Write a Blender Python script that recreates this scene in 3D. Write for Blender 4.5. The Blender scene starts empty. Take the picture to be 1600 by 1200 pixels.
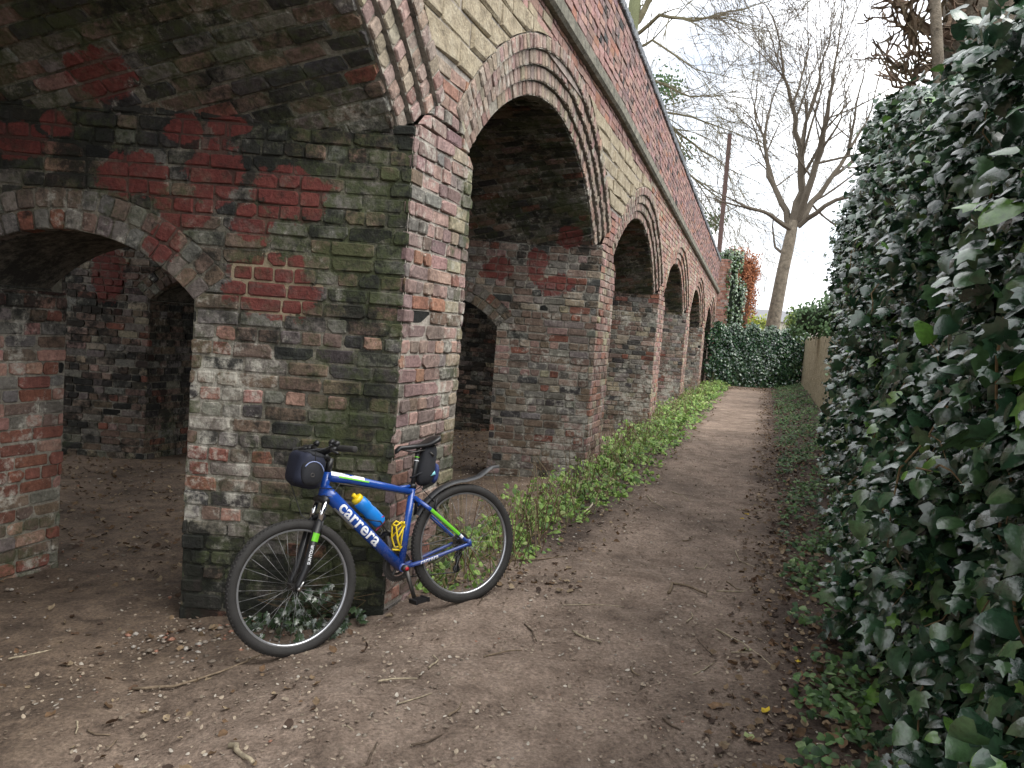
import bpy, bmesh, math, random
import numpy as np
from mathutils import Vector, Matrix

# ------------------------------------------------------------------ camera, sky, sun, exposure
SC = bpy.context.scene
COL = SC.collection
CAM_H = 1.65
PITCH, ROLL, FPX = -0.0692, 0.07695, 1200.0
_cp, _sp, _cr, _sr = math.cos(PITCH), math.sin(PITCH), math.cos(ROLL), math.sin(ROLL)
_fw = Vector((0, _cp, _sp)); _up0 = Vector((0, -_sp, _cp)); _rt0 = Vector((1, 0, 0))
_rt = _rt0 * _cr + _up0 * _sr
_up = -_rt0 * _sr + _up0 * _cr
cam_data = bpy.data.cameras.new('camera')
cam_data.sensor_fit = 'HORIZONTAL'; cam_data.sensor_width = 36.0
cam_data.lens = FPX / 1600 * 36.0
cam_data.clip_start = 0.05; cam_data.clip_end = 2000
cam = bpy.data.objects.new('camera', cam_data); COL.objects.link(cam)
M = Matrix((( _rt.x, _up.x, -_fw.x, 0), (_rt.y, _up.y, -_fw.y, 0), (_rt.z, _up.z, -_fw.z, CAM_H), (0, 0, 0, 1)))
cam.matrix_world = M
SC.camera = cam

SUN_EL, SUN_AZ = math.radians(52), math.radians(112)      # azimuth clockwise from +Y
world = bpy.data.worlds.new('World'); SC.world = world; world.use_nodes = True
wn = world.node_tree; wn.nodes.clear()
def wnode(t): return wn.nodes.new(t)
sky = wnode('ShaderNodeTexSky'); sky.sky_type = 'NISHITA'; sky.sun_disc = False
sky.sun_elevation = SUN_EL; sky.sun_rotation = SUN_AZ
sky.air_density = 1.0; sky.dust_density = 2.0
tc = wnode('ShaderNodeTexCoord')
nz = wnode('ShaderNodeTexNoise'); nz.inputs['Scale'].default_value = 2.2; nz.inputs['Detail'].default_value = 7; nz.inputs['Roughness'].default_value = .6
mp = wnode('ShaderNodeMapping'); mp.inputs['Scale'].default_value = (1, 1, 2.2); mp.inputs['Location'].default_value = (.35, .1, .0)
wn.links.new(tc.outputs['Generated'], mp.inputs['Vector']); wn.links.new(mp.outputs['Vector'], nz.inputs['Vector'])
cr = wnode('ShaderNodeValToRGB'); cr.color_ramp.elements[0].position = .33; cr.color_ramp.elements[1].position = .50; cr.color_ramp.elements[0].color = (.45, .45, .45, 1)
wn.links.new(nz.outputs['Fac'], cr.inputs['Fac'])
nz2 = wnode('ShaderNodeTexNoise'); nz2.inputs['Scale'].default_value = 5; nz2.inputs['Detail'].default_value = 6
wn.links.new(mp.outputs['Vector'], nz2.inputs['Vector'])
cc = wnode('ShaderNodeValToRGB')
cc.color_ramp.elements[0].position = .3; cc.color_ramp.elements[0].color = (.33, .36, .41, 1)
cc.color_ramp.elements[1].position = .62; cc.color_ramp.elements[1].color = (1, 1, 1, 1)
wn.links.new(nz2.outputs['Fac'], cc.inputs['Fac'])
csc = wnode('ShaderNodeVectorMath'); csc.operation = 'SCALE'; csc.inputs['Scale'].default_value = 11.5
wn.links.new(cc.outputs['Color'], csc.inputs[0])
mx = wnode('ShaderNodeMixRGB'); wn.links.new(cr.outputs['Color'], mx.inputs['Fac'])
wn.links.new(sky.outputs['Color'], mx.inputs['Color1']); wn.links.new(csc.outputs['Vector'], mx.inputs['Color2'])
bg = wnode('ShaderNodeBackground'); bg.inputs['Strength'].default_value = .12
wn.links.new(mx.outputs['Color'], bg.inputs['Color'])
wo = wnode('ShaderNodeOutputWorld'); wn.links.new(bg.outputs['Background'], wo.inputs['Surface'])

sl = bpy.data.lights.new('sun', 'SUN'); sl.energy = 1.5; sl.angle = math.radians(50); sl.color = (1, .965, .91)
so = bpy.data.objects.new('sun', sl); COL.objects.link(so)
_sd = Vector((math.sin(SUN_AZ) * math.cos(SUN_EL), math.cos(SUN_AZ) * math.cos(SUN_EL), math.sin(SUN_EL)))
so.rotation_euler = _sd.to_track_quat('Z', 'Y').to_euler(); so.location = (8, -6, 14)
vs = SC.view_settings
vs.view_transform = 'Standard'; vs.look = 'None'; vs.exposure = 1.2; vs.gamma = 1.0; vs.use_curve_mapping = False
SC.cycles.max_bounces = 6; SC.cycles.diffuse_bounces = 4; SC.cycles.glossy_bounces = 2
SC.cycles.use_denoising = True

# ------------------------------------------------------------------ helpers
rng = random.Random(11); nrg = np.random.default_rng(5)
def ray(px, py):
    a = (px - 800) / FPX; b = -(py - 600) / FPX
    x = a * _cr - b * _sr; y = a * _sr + b * _cr
    Y = _cp - y * _sp; Z = _sp + y * _cp
    return x / Y, Z / Y
def at(px, py, Y):
    a, b = ray(px, py); return Vector((a * Y, Y, b * Y + CAM_H))
def tag(o, label=None, cat=None, group=None, kind=None):
    if label: o['label'] = label
    if cat: o['category'] = cat
    if group: o['group'] = group
    if kind: o['kind'] = kind
    return o
def empty(name, loc=(0, 0, 0), parent=None):
    o = bpy.data.objects.new(name, None); COL.objects.link(o); o.location = loc; o.parent = parent
    o.empty_display_size = .1
    return o
def put(name, me, mat=None, parent=None, loc=None):
    o = bpy.data.objects.new(name, me); COL.objects.link(o); o.parent = parent
    if mat is not None and not me.materials: me.materials.append(mat)
    if loc is not None: o.location = loc
    return o
def add_attr(me, name, arr):
    a = me.attributes.new(name, 'FLOAT_VECTOR', 'FACE'); a.data.foreach_set('vector', np.asarray(arr, dtype=np.float32).ravel())
class MB:
    """collects polygons for one mesh"""
    def __init__(s): s.v = []; s.f = []; s.c = []; s.w = []
    def add(s, V, F, c=None, w=None):
        b = len(s.v); s.v.extend(V)
        for q in F:
            s.f.append([i + b for i in q])
        s.c.extend([c or (.3, .3, .3)] * len(F)); s.w.extend([w or (0, 0, 0)] * len(F))
    def mesh(s, name, attrs=True, smooth=False):
        me = bpy.data.meshes.new(name); me.from_pydata([tuple(x) for x in s.v], [], s.f)
        if attrs and s.f: add_attr(me, 'bc', s.c); add_attr(me, 'bw', s.w)
        if smooth: me.polygons.foreach_set('use_smooth', [True] * len(me.polygons))
        me.update(); return me
    def build(s, name, mat, parent=None, attrs=True, smooth=False, loc=None):
        return put(name, s.mesh(name, attrs, smooth), mat, parent, loc)
    def box(s, lo, hi, c=None, w=None):
        (a, b, d), (e, f, g) = lo, hi
        V = [(a, b, d), (e, b, d), (e, f, d), (a, f, d), (a, b, g), (e, b, g), (e, f, g), (a, f, g)]
        s.add(V, [(3, 2, 1, 0), (4, 5, 6, 7), (0, 1, 5, 4), (1, 2, 6, 5), (2, 3, 7, 6), (3, 0, 4, 7)], c, w)
    def tube(s, pts, rad, n=8, c=None, w=None, caps=True, squash=None):
        pts = [Vector(p) for p in pts]; m = len(pts)
        if not hasattr(rad, '__len__'): rad = [rad] * m
        T = []
        for i in range(m):
            d = pts[min(i + 1, m - 1)] - pts[max(i - 1, 0)]
            T.append(d.normalized() if d.length > 1e-9 else Vector((0, 0, 1)))
        ref = Vector((0, 0, 1)) if abs(T[0].z) < .9 else Vector((0, 1, 0))
        A = T[0].cross(ref).normalized(); V = []
        for i in range(m):
            A = (A - T[i] * A.dot(T[i]))
            A = A.normalized() if A.length > 1e-6 else T[i].orthogonal().normalized()
            B = T[i].cross(A)
            for k in range(n):
                t = 2 * math.pi * k / n
                V.append(pts[i] + A * (math.cos(t) * rad[i]) + B * (math.sin(t) * rad[i]))
        F = []
        for i in range(m - 1):
            for k in range(n):
                F.append((i * n + k, i * n + (k + 1) % n, (i + 1) * n + (k + 1) % n, (i + 1) * n + k))
        if caps:
            F.append(tuple(range(n - 1, -1, -1))); F.append(tuple((m - 1) * n + k for k in range(n)))
        s.add(V, F, c, w)
def fast_mesh(name, V, F, bc=None, smooth=False):
    """V (n,3) array, F (m,k) array of equal-sized faces"""
    me = bpy.data.meshes.new(name); V = np.asarray(V, np.float32); F = np.asarray(F, np.int32); m, k = F.shape
    me.vertices.add(len(V)); me.vertices.foreach_set('co', V.ravel())
    me.loops.add(m * k); me.loops.foreach_set('vertex_index', F.ravel())
    me.polygons.add(m); me.polygons.foreach_set('loop_start', np.arange(m, dtype=np.int32) * k)
    if smooth: me.polygons.foreach_set('use_smooth', np.ones(m, bool))
    me.update(calc_edges=True)
    if bc is not None: add_attr(me, 'bc', bc)
    return me

# ------------------------------------------------------------------ materials
def new_mat(name):
    m = bpy.data.materials.new(name); m.use_nodes = True; nt = m.node_tree
    return m, nt, nt.nodes['Principled BSDF']
class NT:
    def __init__(s, nt): s.nt = nt
    def n(s, t, **kw):
        o = s.nt.nodes.new(t)
        for k, v in kw.items(): setattr(o, k, v)
        return o
    def l(s, a, b): s.nt.links.new(a, b)
    def noise(s, vec, scale, detail=4, rough=.55):
        o = s.n('ShaderNodeTexNoise'); o.inputs['Scale'].default_value = scale; o.inputs['Detail'].default_value = detail; o.inputs['Roughness'].default_value = rough
        if vec is not None: s.l(vec, o.inputs['Vector'])
        return o.outputs['Fac']
    def math(s, op, a, b=None, c=None, clamp=False):
        o = s.n('ShaderNodeMath', operation=op); o.use_clamp = clamp
        for i, x in enumerate((a, b, c)):
            if x is None: continue
            if hasattr(x, 'links'): s.l(x, o.inputs[i])
            else: o.inputs[i].default_value = x
        return o.outputs[0]
    def mix(s, f, a, b, mode='MIX'):
        o = s.n('ShaderNodeMixRGB', blend_type=mode)
        for i, x in enumerate((f, a, b)):
            if hasattr(x, 'links'): s.l(x, o.inputs[i])
            elif i == 0: o.inputs[0].default_value = x
            else: o.inputs[i].default_value = tuple(x) + (1,) if len(x) == 3 else x
        return o.outputs[0]
    def ramp(s, f, stops):
        o = s.n('ShaderNodeValToRGB'); e = o.color_ramp.elements
        while len(e) < len(stops): e.new(.5)
        for i, (p, c) in enumerate(stops): e[i].position = p; e[i].color = (c[0], c[1], c[2], 1) if hasattr(c, '__len__') else (c, c, c, 1)
        s.l(f, o.inputs[0]); return o.outputs[0]
    def bump(s, h, strength, dist=.01):
        o = s.n('ShaderNodeBump'); o.inputs['Strength'].default_value = strength; o.inputs['Distance'].default_value = dist
        s.l(h, o.inputs['Height']); return o.outputs[0]
    def attr(s, name):
        return s.n('ShaderNodeAttribute', attribute_name=name).outputs['Vector']
def plain(name, col, rough=.5, metal=0, var=0., scale=30, bump=0., bscale=80, spec=None, coat=0):
    m, nt, b = new_mat(name); t = NT(nt); g = t.n('ShaderNodeTexCoord').outputs['Object']
    b.inputs['Roughness'].default_value = rough; b.inputs['Metallic'].default_value = metal
    if spec is not None: b.inputs['Specular IOR Level'].default_value = spec
    if coat: b.inputs['Coat Weight'].default_value = coat; b.inputs['Coat Roughness'].default_value = .12
    n = t.noise(g, scale, 5)
    t.l(t.mix(n, tuple(x * (1 - var) for x in col), tuple(min(1, x * (1 + var)) for x in col)), b.inputs['Base Color'])
    if bump: t.l(t.bump(t.noise(g, bscale, 4), bump, .004), b.inputs['Normal'])
    return m

# red patches where the old brick face has come off: (x, z, rx, rz) on planes y = 4.33 and 9.17
PATCH1 = [(-1.38, 1.78, .26, .17), (-1.30, 2.31, .19, .15), (-1.50, 2.13, .11, .11), (-1.74, 2.38, .15, .19), (-2.19, 2.34, .17, .13),
          (-1.90, 2.17, .14, .10), (-1.92, 2.62, .11, .08), (-1.67, 2.66, .13, .05), (-2.32, 2.84, .18, .10), (-2.86, 2.50, .17, .10), (-2.64, 2.61, .09, .07),
          (-2.02, 1.97, .10, .10)]
PATCH2 = [(-.26, 2.38, .16, .15), (.19, 2.44, .13, .20), (.44, 2.22, .20, .12), (-.07, 3.05, .2, .14), (-.1, 3.38, .2, .12), (.54, 2.8, .14, .14), (-4.88, 1.95, .2, .3)]
def blobs(t, pos, lst, ylo, yhi):
    sep = t.n('ShaderNodeSeparateXYZ'); t.l(pos, sep.inputs[0])
    cmb = t.n('ShaderNodeCombineXYZ'); t.l(sep.outputs[0], cmb.inputs[0]); t.l(sep.outputs[2], cmb.inputs[1])
    acc = None
    for (x, z, rx, rz) in lst:
        mp = t.n('ShaderNodeMapping'); mp.inputs['Location'].default_value = (-x / rx, -z / rz, 0); mp.inputs['Scale'].default_value = (1 / rx, 1 / rz, 0)
        t.l(cmb.outputs[0], mp.inputs['Vector'])
        ln = t.n('ShaderNodeVectorMath', operation='LENGTH'); t.l(mp.outputs[0], ln.inputs[0])
        d = ln.outputs['Value']
        acc = d if acc is None else t.math('MINIMUM', acc, d)
    wob = t.math('ADD', t.math('MULTIPLY', t.math('SUBTRACT', t.noise(pos, 8, 3), .5), 1.5), t.math('MULTIPLY', t.math('SUBTRACT', t.noise(pos, 40, 4, .7), .5), .7))
    inside = t.math('MULTIPLY_ADD', t.math('SUBTRACT', 1.08, t.math('ADD', acc, wob)), 9, 0, clamp=True)
    r = t.math('MULTIPLY', t.math('GREATER_THAN', sep.outputs[1], ylo), t.math('LESS_THAN', sep.outputs[1], yhi))
    return t.math('MULTIPLY', inside, r)
def masonry(name, mortar):
    m, nt, b = new_mat(name); t = NT(nt)
    pos = t.n('ShaderNodeNewGeometry').outputs['Position']
    bc = t.attr('bc'); bw = t.n('ShaderNodeSeparateXYZ'); t.l(t.attr('bw'), bw.inputs[0])
    fine = t.noise(pos, 42, 6, .65); mid = t.noise(pos, 11, 4); big = t.noise(pos, 2.6, 5, .6)
    c = t.mix(1.0, bc, t.ramp(fine, [(.25, .55), (.5, .95), (.75, 1.35)]), 'MULTIPLY')
    c = t.mix(1.0, c, t.ramp(mid, [(.3, .72), (.7, 1.2)]), 'MULTIPLY')
    def cover(c, att, col, seed, hard):
        v = t.n('ShaderNodeVectorMath', operation='ADD'); t.l(pos, v.inputs[0]); v.inputs[1].default_value = (seed, seed * 1.7, seed * .6)
        n = t.math('ADD', t.math('MULTIPLY', t.noise(v.outputs[0], 2.7, 7, .68), .55), t.math('MULTIPLY', t.noise(v.outputs[0], 17, 6, .75), .45))
        n = t.ramp(n, [(.36, 0.), (.64, 1.)])
        f = t.math('MULTIPLY', t.math('SUBTRACT', t.math('MULTIPLY_ADD', att, 1.5, n), 1.1), hard, clamp=True)
        return t.mix(t.math('MULTIPLY', f, .88), c, col), f
    c, _ = cover(c, bw.outputs[2], (.46, .44, .38), 3.1, 3.2)
    c, fm = cover(c, bw.outputs[1], (.052, .064, .026), 11.3, 2.2)
    c, fs = cover(c, bw.outputs[0], (.015, .016, .0145), 23.7, 2.7)
    red = t.math('MAXIMUM', blobs(t, pos, PATCH1, 3.55, 4.42), blobs(t, pos, PATCH2, 9.0, 9.3))
    if mortar:
        cream = blobs(t, pos, PATCH1[:1], 4.2, 4.42)
        c = t.mix(t.math('MULTIPLY', red, .7), c, (.1, .05, .04)); c = t.mix(t.math('MULTIPLY', cream, .8), c, (.36, .30, .2))
    else:
        rc = t.mix(1.0, t.mix(mid, (.10, .026, .024), (.185, .052, .042)), t.ramp(fine, [(.3, .75), (.7, 1.25)]), 'MULTIPLY')
        c = t.mix(t.math('MULTIPLY', red, t.ramp(t.noise(pos, 13, 5, .7), [(.3, .25), (.5, .9), (.8, .97)])), c, rc)
    t.l(c, b.inputs['Base Color']); b.inputs['Roughness'].default_value = .92; b.inputs['Specular IOR Level'].default_value = .25
    h = t.math('ADD', t.math('MULTIPLY', t.noise(pos, 70, 5, .7), .5), t.math('MULTIPLY', t.noise(pos, 20, 4), .9))
    t.l(t.bump(h, .95, .016), b.inputs['Normal'])
    return m
M_BRICK = masonry('weathered_brick', False)
M_MORTAR = masonry('old_mortar', True)
def stone_mat(name, c0, c1, c2):
    m, nt, b = new_mat(name); t = NT(nt); pos = t.n('ShaderNodeNewGeometry').outputs['Position']
    n = t.noise(pos, 7, 6, .65); f = t.noise(pos, 38, 6, .7)
    c = t.ramp(n, [(.3, c0), (.5, c1), (.7, c2)]); c = t.mix(1, c, t.ramp(f, [(.25, .6), (.75, 1.3)]), 'MULTIPLY')
    t.l(c, b.inputs['Base Color']); b.inputs['Roughness'].default_value = .95
    t.l(t.bump(t.math('ADD', f, t.math('MULTIPLY', t.noise(pos, 14, 5), 1.5)), .9, .02), b.inputs['Normal'])
    return m
M_STONE = stone_mat('yellow_rock_faced_stone', (.18, .145, .095), (.34, .285, .195), (.42, .365, .265))
M_STRING = stone_mat('grey_weathered_stone', (.05, .055, .04), (.16, .15, .115), (.27, .25, .2))
M_COPE = stone_mat('blue_grey_coping', (.07, .08, .09), (.16, .175, .19), (.27, .28, .29))

# ------------------------------------------------------------------ viaduct
T_, C_ = .32838, 2.0617                       # face line x = T*y - C
K_ = math.sqrt(1 + T_ * T_)
Y1, PIT, PW = 4.33, 4.838, .849               # first pier, pitch, pier width (along y)
WID = 6.5                                     # width across (along x)
OPS = [(1.18, 2.66), (3.84, 5.32)]            # openings through each pier, distance from the face
ES = Vector((T_, 1, 0)) / K_; NF = Vector((1, -T_, 0)) / K_; ZV = Vector((0, 0, 1))
NP = 6                                        # piers 0..5 from first, plus one behind camera
def ypier(k): return Y1 + k * PIT
SPR = {-1: 2.7, 0: 2.7, 1: 2.7, 2: 2.49, 3: 2.36, 4: 2.17, 5: 1.97, 6: 1.8}   # springing of the arch before pier k
def string_low(y): return 4.28 - .0365 * max(0, y - 9.3) ** 1.0 if y > 9.3 else 4.28
RISE = 1.0; HS = 2.0 * K_                     # in face coordinates
HS = (PIT - PW) / 2 * K_
RAD = (HS * HS + RISE * RISE) / (2 * RISE); PH0 = math.asin(HS / RAD)
RT = .115; NR = 4; RO = RAD + RT * NR
def arch_c(k):                                # arch before pier k: centre s, centre z
    return (ypier(k) - (PIT - PW) / 2) * K_, SPR[k] + RISE - RAD
def face_map(off=0.0):
    O = Vector((-C_ - off, 0, 0))
    return lambda u, v, n: O + ES * u + ZV * v + NF * n
def bulge(u, v): return .006 * math.sin(3.1 * u + 1.7 * v) * math.sin(2.3 * v + .8 * u) + .003 * math.sin(7.7 * u - 5.1 * v)
def side_map(y): return lambda u, v, n: Vector((u, y - n - bulge(u, v), v))
def clip_rect(poly, a, b, c, d):
    def cut(P, ax, val, keep_gt):
        out = []
        for i in range(len(P)):
            p, q = P[i - 1], P[i]
            ip = (p[ax] >= val) == keep_gt or p[ax] == val; iq = (q[ax] >= val) == keep_gt or q[ax] == val
            if ip != iq:
                f = (val - p[ax]) / (q[ax] - p[ax]); out.append((p[0] + f * (q[0] - p[0]), p[1] + f * (q[1] - p[1])))
            if iq: out.append(q)
        return out
    for ax, val, gt in ((0, a, True), (0, c, False), (1, b, True), (1, d, False)):
        poly = cut(poly, ax, val, gt)
        if len(poly) < 3: return []
    return poly
def area(P): return .5 * sum(P[i - 1][0] * P[i][1] - P[i][0] * P[i - 1][1] for i in range(len(P)))
def inside(P, x, y):
    r = False
    for i in range(len(P)):
        (x1, y1), (x2, y2) = P[i - 1], P[i]
        if (y1 > y) != (y2 > y) and x < (x2 - x1) * (y - y1) / (y2 - y1) + x1: r = not r
    return r
BRICKS = []                                   # every laid piece: dict
def piece(poly, mapf, d, bev, base, name, part, col, w, rough=.003, chip=True):
    """one laid brick: polygon in wall coordinates -> small worn block"""
    if area(poly) < 0: poly = poly[::-1]
    us = [p[0] for p in poly]; vs_ = [p[1] for p in poly]
    cu, cv = (min(us) + max(us)) / 2, (min(vs_) + max(vs_)) / 2
    wu, wv = max(us) - min(us), max(vs_) - min(vs_)
    if chip and len(poly) == 4:
        out = []
        for i in range(4):
            p, a, b = poly[i], poly[i - 1], poly[(i + 1) % 4]
            k = rng.uniform(.003, .012) if rng.random() < .8 else rng.uniform(.012, .03)
            for q in (a, b):
                L = math.hypot(q[0] - p[0], q[1] - p[1]) or 1; f = min(.4, k * rng.uniform(.5, 1.6) / L)
                out.append((p[0] + (q[0] - p[0]) * f, p[1] + (q[1] - p[1]) * f))
        poly = out
    poly = [(u + rng.uniform(-rough, rough), v + rng.uniform(-rough, rough)) for u, v in poly]
    fu, fv = max(.3, 1 - 2 * bev / max(wu, .02)), max(.3, 1 - 2 * bev / max(wv, .02))
    n = len(poly); V = []; ti, tj = rng.uniform(-.05, .05), rng.uniform(-.05, .05)
    for u, v in poly: V.append(mapf(u, v, base))
    for u, v in poly: V.append(mapf(u, v, d - bev * rng.uniform(.6, 1.1)))
    for u, v in poly: V.append(mapf(cu + (u - cu) * fu, cv + (v - cv) * fv, d + (u - cu) * ti + (v - cv) * tj + rng.uniform(-.0015, .0015)))
    F = []
    for lay in (0, 1):
        for i in range(n):
            j = (i + 1) % n; F.append((lay * n + i, lay * n + j, (lay + 1) * n + j, (lay + 1) * n + i))
    F.append(tuple(range(2 * n, 3 * n)))
    c = mapf(cu, cv, d); nv = mapf(cu, cv, d + 1) - c
    BRICKS.append(dict(V=V, F=F, c=c, n=nv, a=wu * wv, name=name, part=part, col=col, w=w))
def lay(region, mapf, part, style, name='brick', ch=.0865, bl=.238, joint=.012, rot=0., d=0.0, base=-.035, bond='mixed', painted_holes=.005, off=0., vmin=None, vmax=None, jit=1.0):
    ca, sa = math.cos(rot), math.sin(rot)
    R = [(u * ca + v * sa, -u * sa + v * ca) for u, v in region]
    inv = (lambda u, v, n: mapf(u * ca - v * sa, u * sa + v * ca, n)) if rot else mapf
    u0, u1 = min(p[0] for p in R), max(p[0] for p in R); v0, v1 = min(p[1] for p in R), max(p[1] for p in R)
    row = math.floor(v0 / ch)
    while row * ch < v1:
        va, vb = row * ch + joint / 2, (row + 1) * ch - joint / 2
        if (vmin is not None and row * ch + ch / 2 < vmin) or (vmax is not None and row * ch + ch / 2 > vmax): row += 1; continue
        wob = rng.uniform(-.002, .002) * jit
        hdr = (bond == 'header') or (bond == 'mixed' and row % 4 == 1)
        u = math.floor((u0 - .3) / bl) * bl + (0 if row % 2 else bl / 2) + off + rng.uniform(-.015, .015)
        if hdr: u = math.floor((u0 - .3) / bl) * bl + bl / 4 + off
        while u < u1:
            L = bl / 2 if hdr or (bond == 'mixed' and rng.random() < .22) else bl
            L *= 1 + rng.uniform(-.05, .05) * jit
            a, b = u + joint / 2, u + L - joint / 2; u += L
            if b < u0 or a > u1: continue
            pa, pb = va + wob + rng.uniform(-.002, .002) * jit, vb + wob + rng.uniform(-.003, .001) * jit
            cor = ((a, pa), (b, pa), (b, pb), (a, pb)); ins = [inside(R, *q) for q in cor]
            if all(ins): P = list(cor); chip = True
            else:
                if not any(ins) and not any(a <= q[0] <= b and pa <= q[1] <= pb for q in R):
                    mu, mv = (a + b) / 2, (pa + pb) / 2
                    if not inside(R, mu, mv): continue
                P = clip_rect(R, a, pa, b, pb); chip = len(P) == 4
                if len(P) < 3 or abs(area(P)) < .0005: continue
                Q = []
                for q in P:
                    if not Q or math.hypot(q[0] - Q[-1][0], q[1] - Q[-1][1]) > .004: Q.append(q)
                P = Q
                if len(P) < 3: continue
            col, w, dd, bev = style((a + b) / 2 * ca - (pa + pb) / 2 * sa, (a + b) / 2 * sa + (pa + pb) / 2 * ca)
            dd = max(dd, -.0055)
            if rng.random() < painted_holes: dd = -.009; col = jc((.014, .013, .012)); w = (.9, .1, 0)  # missing brick painted near-black, standing in for its shaded cavity
            piece(P, inv, d + dd, bev * .62, base, name, part, col, w, .0035 * jit, chip)
        row += 1
def mortar_sheet(mb, region, mapf, style, col, n=-.0105, cell=.12, vmin=-1, vmax=99, rot=0.):
    u0, u1 = min(p[0] for p in region), max(p[0] for p in region); v0, v1 = max(vmin, min(p[1] for p in region)), min(vmax, max(p[1] for p in region))
    ni, nj = max(1, math.ceil((u1 - u0) / cell)), max(1, math.ceil((v1 - v0) / cell))
    for i in range(ni):
        for j in range(nj):
            a, b, c, d = u0 + (u1 - u0) * i / ni, v0 + (v1 - v0) * j / nj, u0 + (u1 - u0) * (i + 1) / ni, v0 + (v1 - v0) * (j + 1) / nj
            cor = ((a, b), (c, b), (c, d), (a, d)); ins = [inside(region, *q) for q in cor]
            if all(ins): P = list(cor)
            else:
                P = clip_rect(region, a, b, c, d)
                if len(P) < 3 or abs(area(P)) < 1e-5: continue
            ws = [style((a + c) / 2, (b + d) / 2)[1] for _ in range(4)]; w = tuple(sum(x[i2] for x in ws) / 4 for i2 in range(3))
            mb.add([mapf(u, v, n) for u, v in P], [tuple(range(len(P)))], col(( a + c) / 2, (b + d) / 2) if callable(col) else col, w)
def jc(c, k=.15):
    g = 1 + rng.uniform(-k, k); return tuple(max(.005, x * g * (1 + rng.uniform(-.06, .06))) for x in c)
RED, ORG, PINK, PURP, DARK, GREY, BUFF, BRN = (.20, .085, .062), (.295, .155, .112), (.345, .205, .165), (.225, .145, .125), (.055, .052, .049), (.17, .155, .135), (.33, .28, .20), (.165, .12, .092)
def pick(*wc):
    r = rng.random() * sum(w for w, _ in wc)
    for w, c in wc:
        r -= w
        if r <= 0: return jc(c)
    return jc(wc[-1][1])
def dj(s=.004): return rng.gauss(0, s)
def sm(a, b, x): x = max(0, min(1, (x - a) / (b - a))); return x * x * (3 - 2 * x)
def st_front1(u, v):
    y = u / K_; e = sm(.55, .85, (y - Y1) / PW)
    col = pick((4, (.315, .215, .185)), (3.5, (.215, .155, .14)), (1.2, ORG), (.8, BRN), (1.4, GREY)) if rng.random() > .6 * e else pick((3, BUFF), (2, GREY), (1, PINK))
    return col, (.05 + .2 * rng.random() * rng.random(), .02 + .48 * e + .25 * sm(.8, .2, v), .28 + .1 * e), dj(.005), rng.uniform(.005, .011)
def st_front(u, v):
    col = pick((4, (.33, .215, .18)), (1.3, ORG), (2, PURP), (1.6, BUFF), (1, BRN))
    return col, (.08, .08 + .3 * sm(.7, .0, v), .32), dj(.004), rng.uniform(.004, .01)
def st_spand(u, v):
    return pick((5, (.32, .20, .172)), (1.2, ORG), (1.8, PURP), (.5, BUFF)), (.1, .03, .2), dj(.003), rng.uniform(.003, .008)
def st_spand_far(u, v):
    return pick((5, (.33, .21, .175)), (1.8, ORG), (1, PURP), (1.6, BUFF)), (.06, .03, .34), dj(.003), rng.uniform(.003, .008)
def st_par(u, v):
    return pick((6, (.31, .195, .172)), (2.5, (.2, .14, .132)), (.7, ORG), (.35, DARK)), (.16, .0, .16), dj(.004), rng.uniform(.003, .007)
def side_style(k):
    xc = T_ * ypier(k) - C_
    def f(u, v):
        q = xc - u
        near = sm(.75, .1, q); up = sm(1.9, 3.0, v); low = sm(.9, -.1, v); jamb = sm(.6, 1.15, q) * (q < 1.2) * sm(.25, .5, v) * sm(1.8, 1.2, v)
        if k == 0:
            col = pick((3.4, BRN), (3, GREY), (.35 + 2. * jamb, RED), (.4 + 1.6 * jamb, PINK), (1.8, DARK), (.1 + .2 * jamb, ORG))
            soot = .43 + .25 * up + .16 * low - .25 * jamb + rng.uniform(-.13, .13)
            return col, (soot, .46 + .15 * near + .16 * low + .10 * up - .22 * jamb, .21 + .13 * sm(.3, .9, q) * (1 - up) + .14 * jamb - .08 * up), dj(.006), rng.uniform(.005, .013)
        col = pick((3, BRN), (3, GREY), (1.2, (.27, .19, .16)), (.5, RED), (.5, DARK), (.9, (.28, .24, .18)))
        if q > 2.7: return col, (.52 + rng.uniform(-.15, .15), .2 + .2 * low, .2), dj(.005), rng.uniform(.005, .01)  # inner bays: stain weight raised to paint their shade darker
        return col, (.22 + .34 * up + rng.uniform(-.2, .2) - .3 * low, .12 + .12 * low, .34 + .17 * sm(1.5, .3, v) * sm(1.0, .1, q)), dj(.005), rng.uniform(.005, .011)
    return f
def st_jamb(u, v):
    low = sm(.7, .1, v)
    col = pick((2, PINK), (2, GREY), (1.5, BRN), (1, RED)) if v > .75 or v < .35 else pick((3, RED), (1, PINK))
    return col, (.12 + .42 * sm(1.0, 1.7, v) + rng.uniform(-.1, .1), .08 + .42 * sm(.45, .1, v), .34), dj(.005), rng.uniform(.005, .012)
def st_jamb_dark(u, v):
    return pick((2, BRN), (2, DARK), (1.5, GREY), (.6, RED)), (.5 + rng.uniform(-.1, .1), .25 + .2 * sm(.8, .1, v), .2), dj(.005), rng.uniform(.005, .01)  # inner jambs: chamber shade worked into these darker brick tones
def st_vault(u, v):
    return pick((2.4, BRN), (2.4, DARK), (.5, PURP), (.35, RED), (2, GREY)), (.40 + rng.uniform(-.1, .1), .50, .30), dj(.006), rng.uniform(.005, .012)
def st_ring(u, v):
    return pick((3, (.26, .205, .165)), (1.5, (.3, .205, .17)), (1, PURP), (1.2, (.3, .25, .19)), (2.5, (.28, .215, .18))), (.14, .1, .30), dj(.004), rng.uniform(.004, .009)
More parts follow.
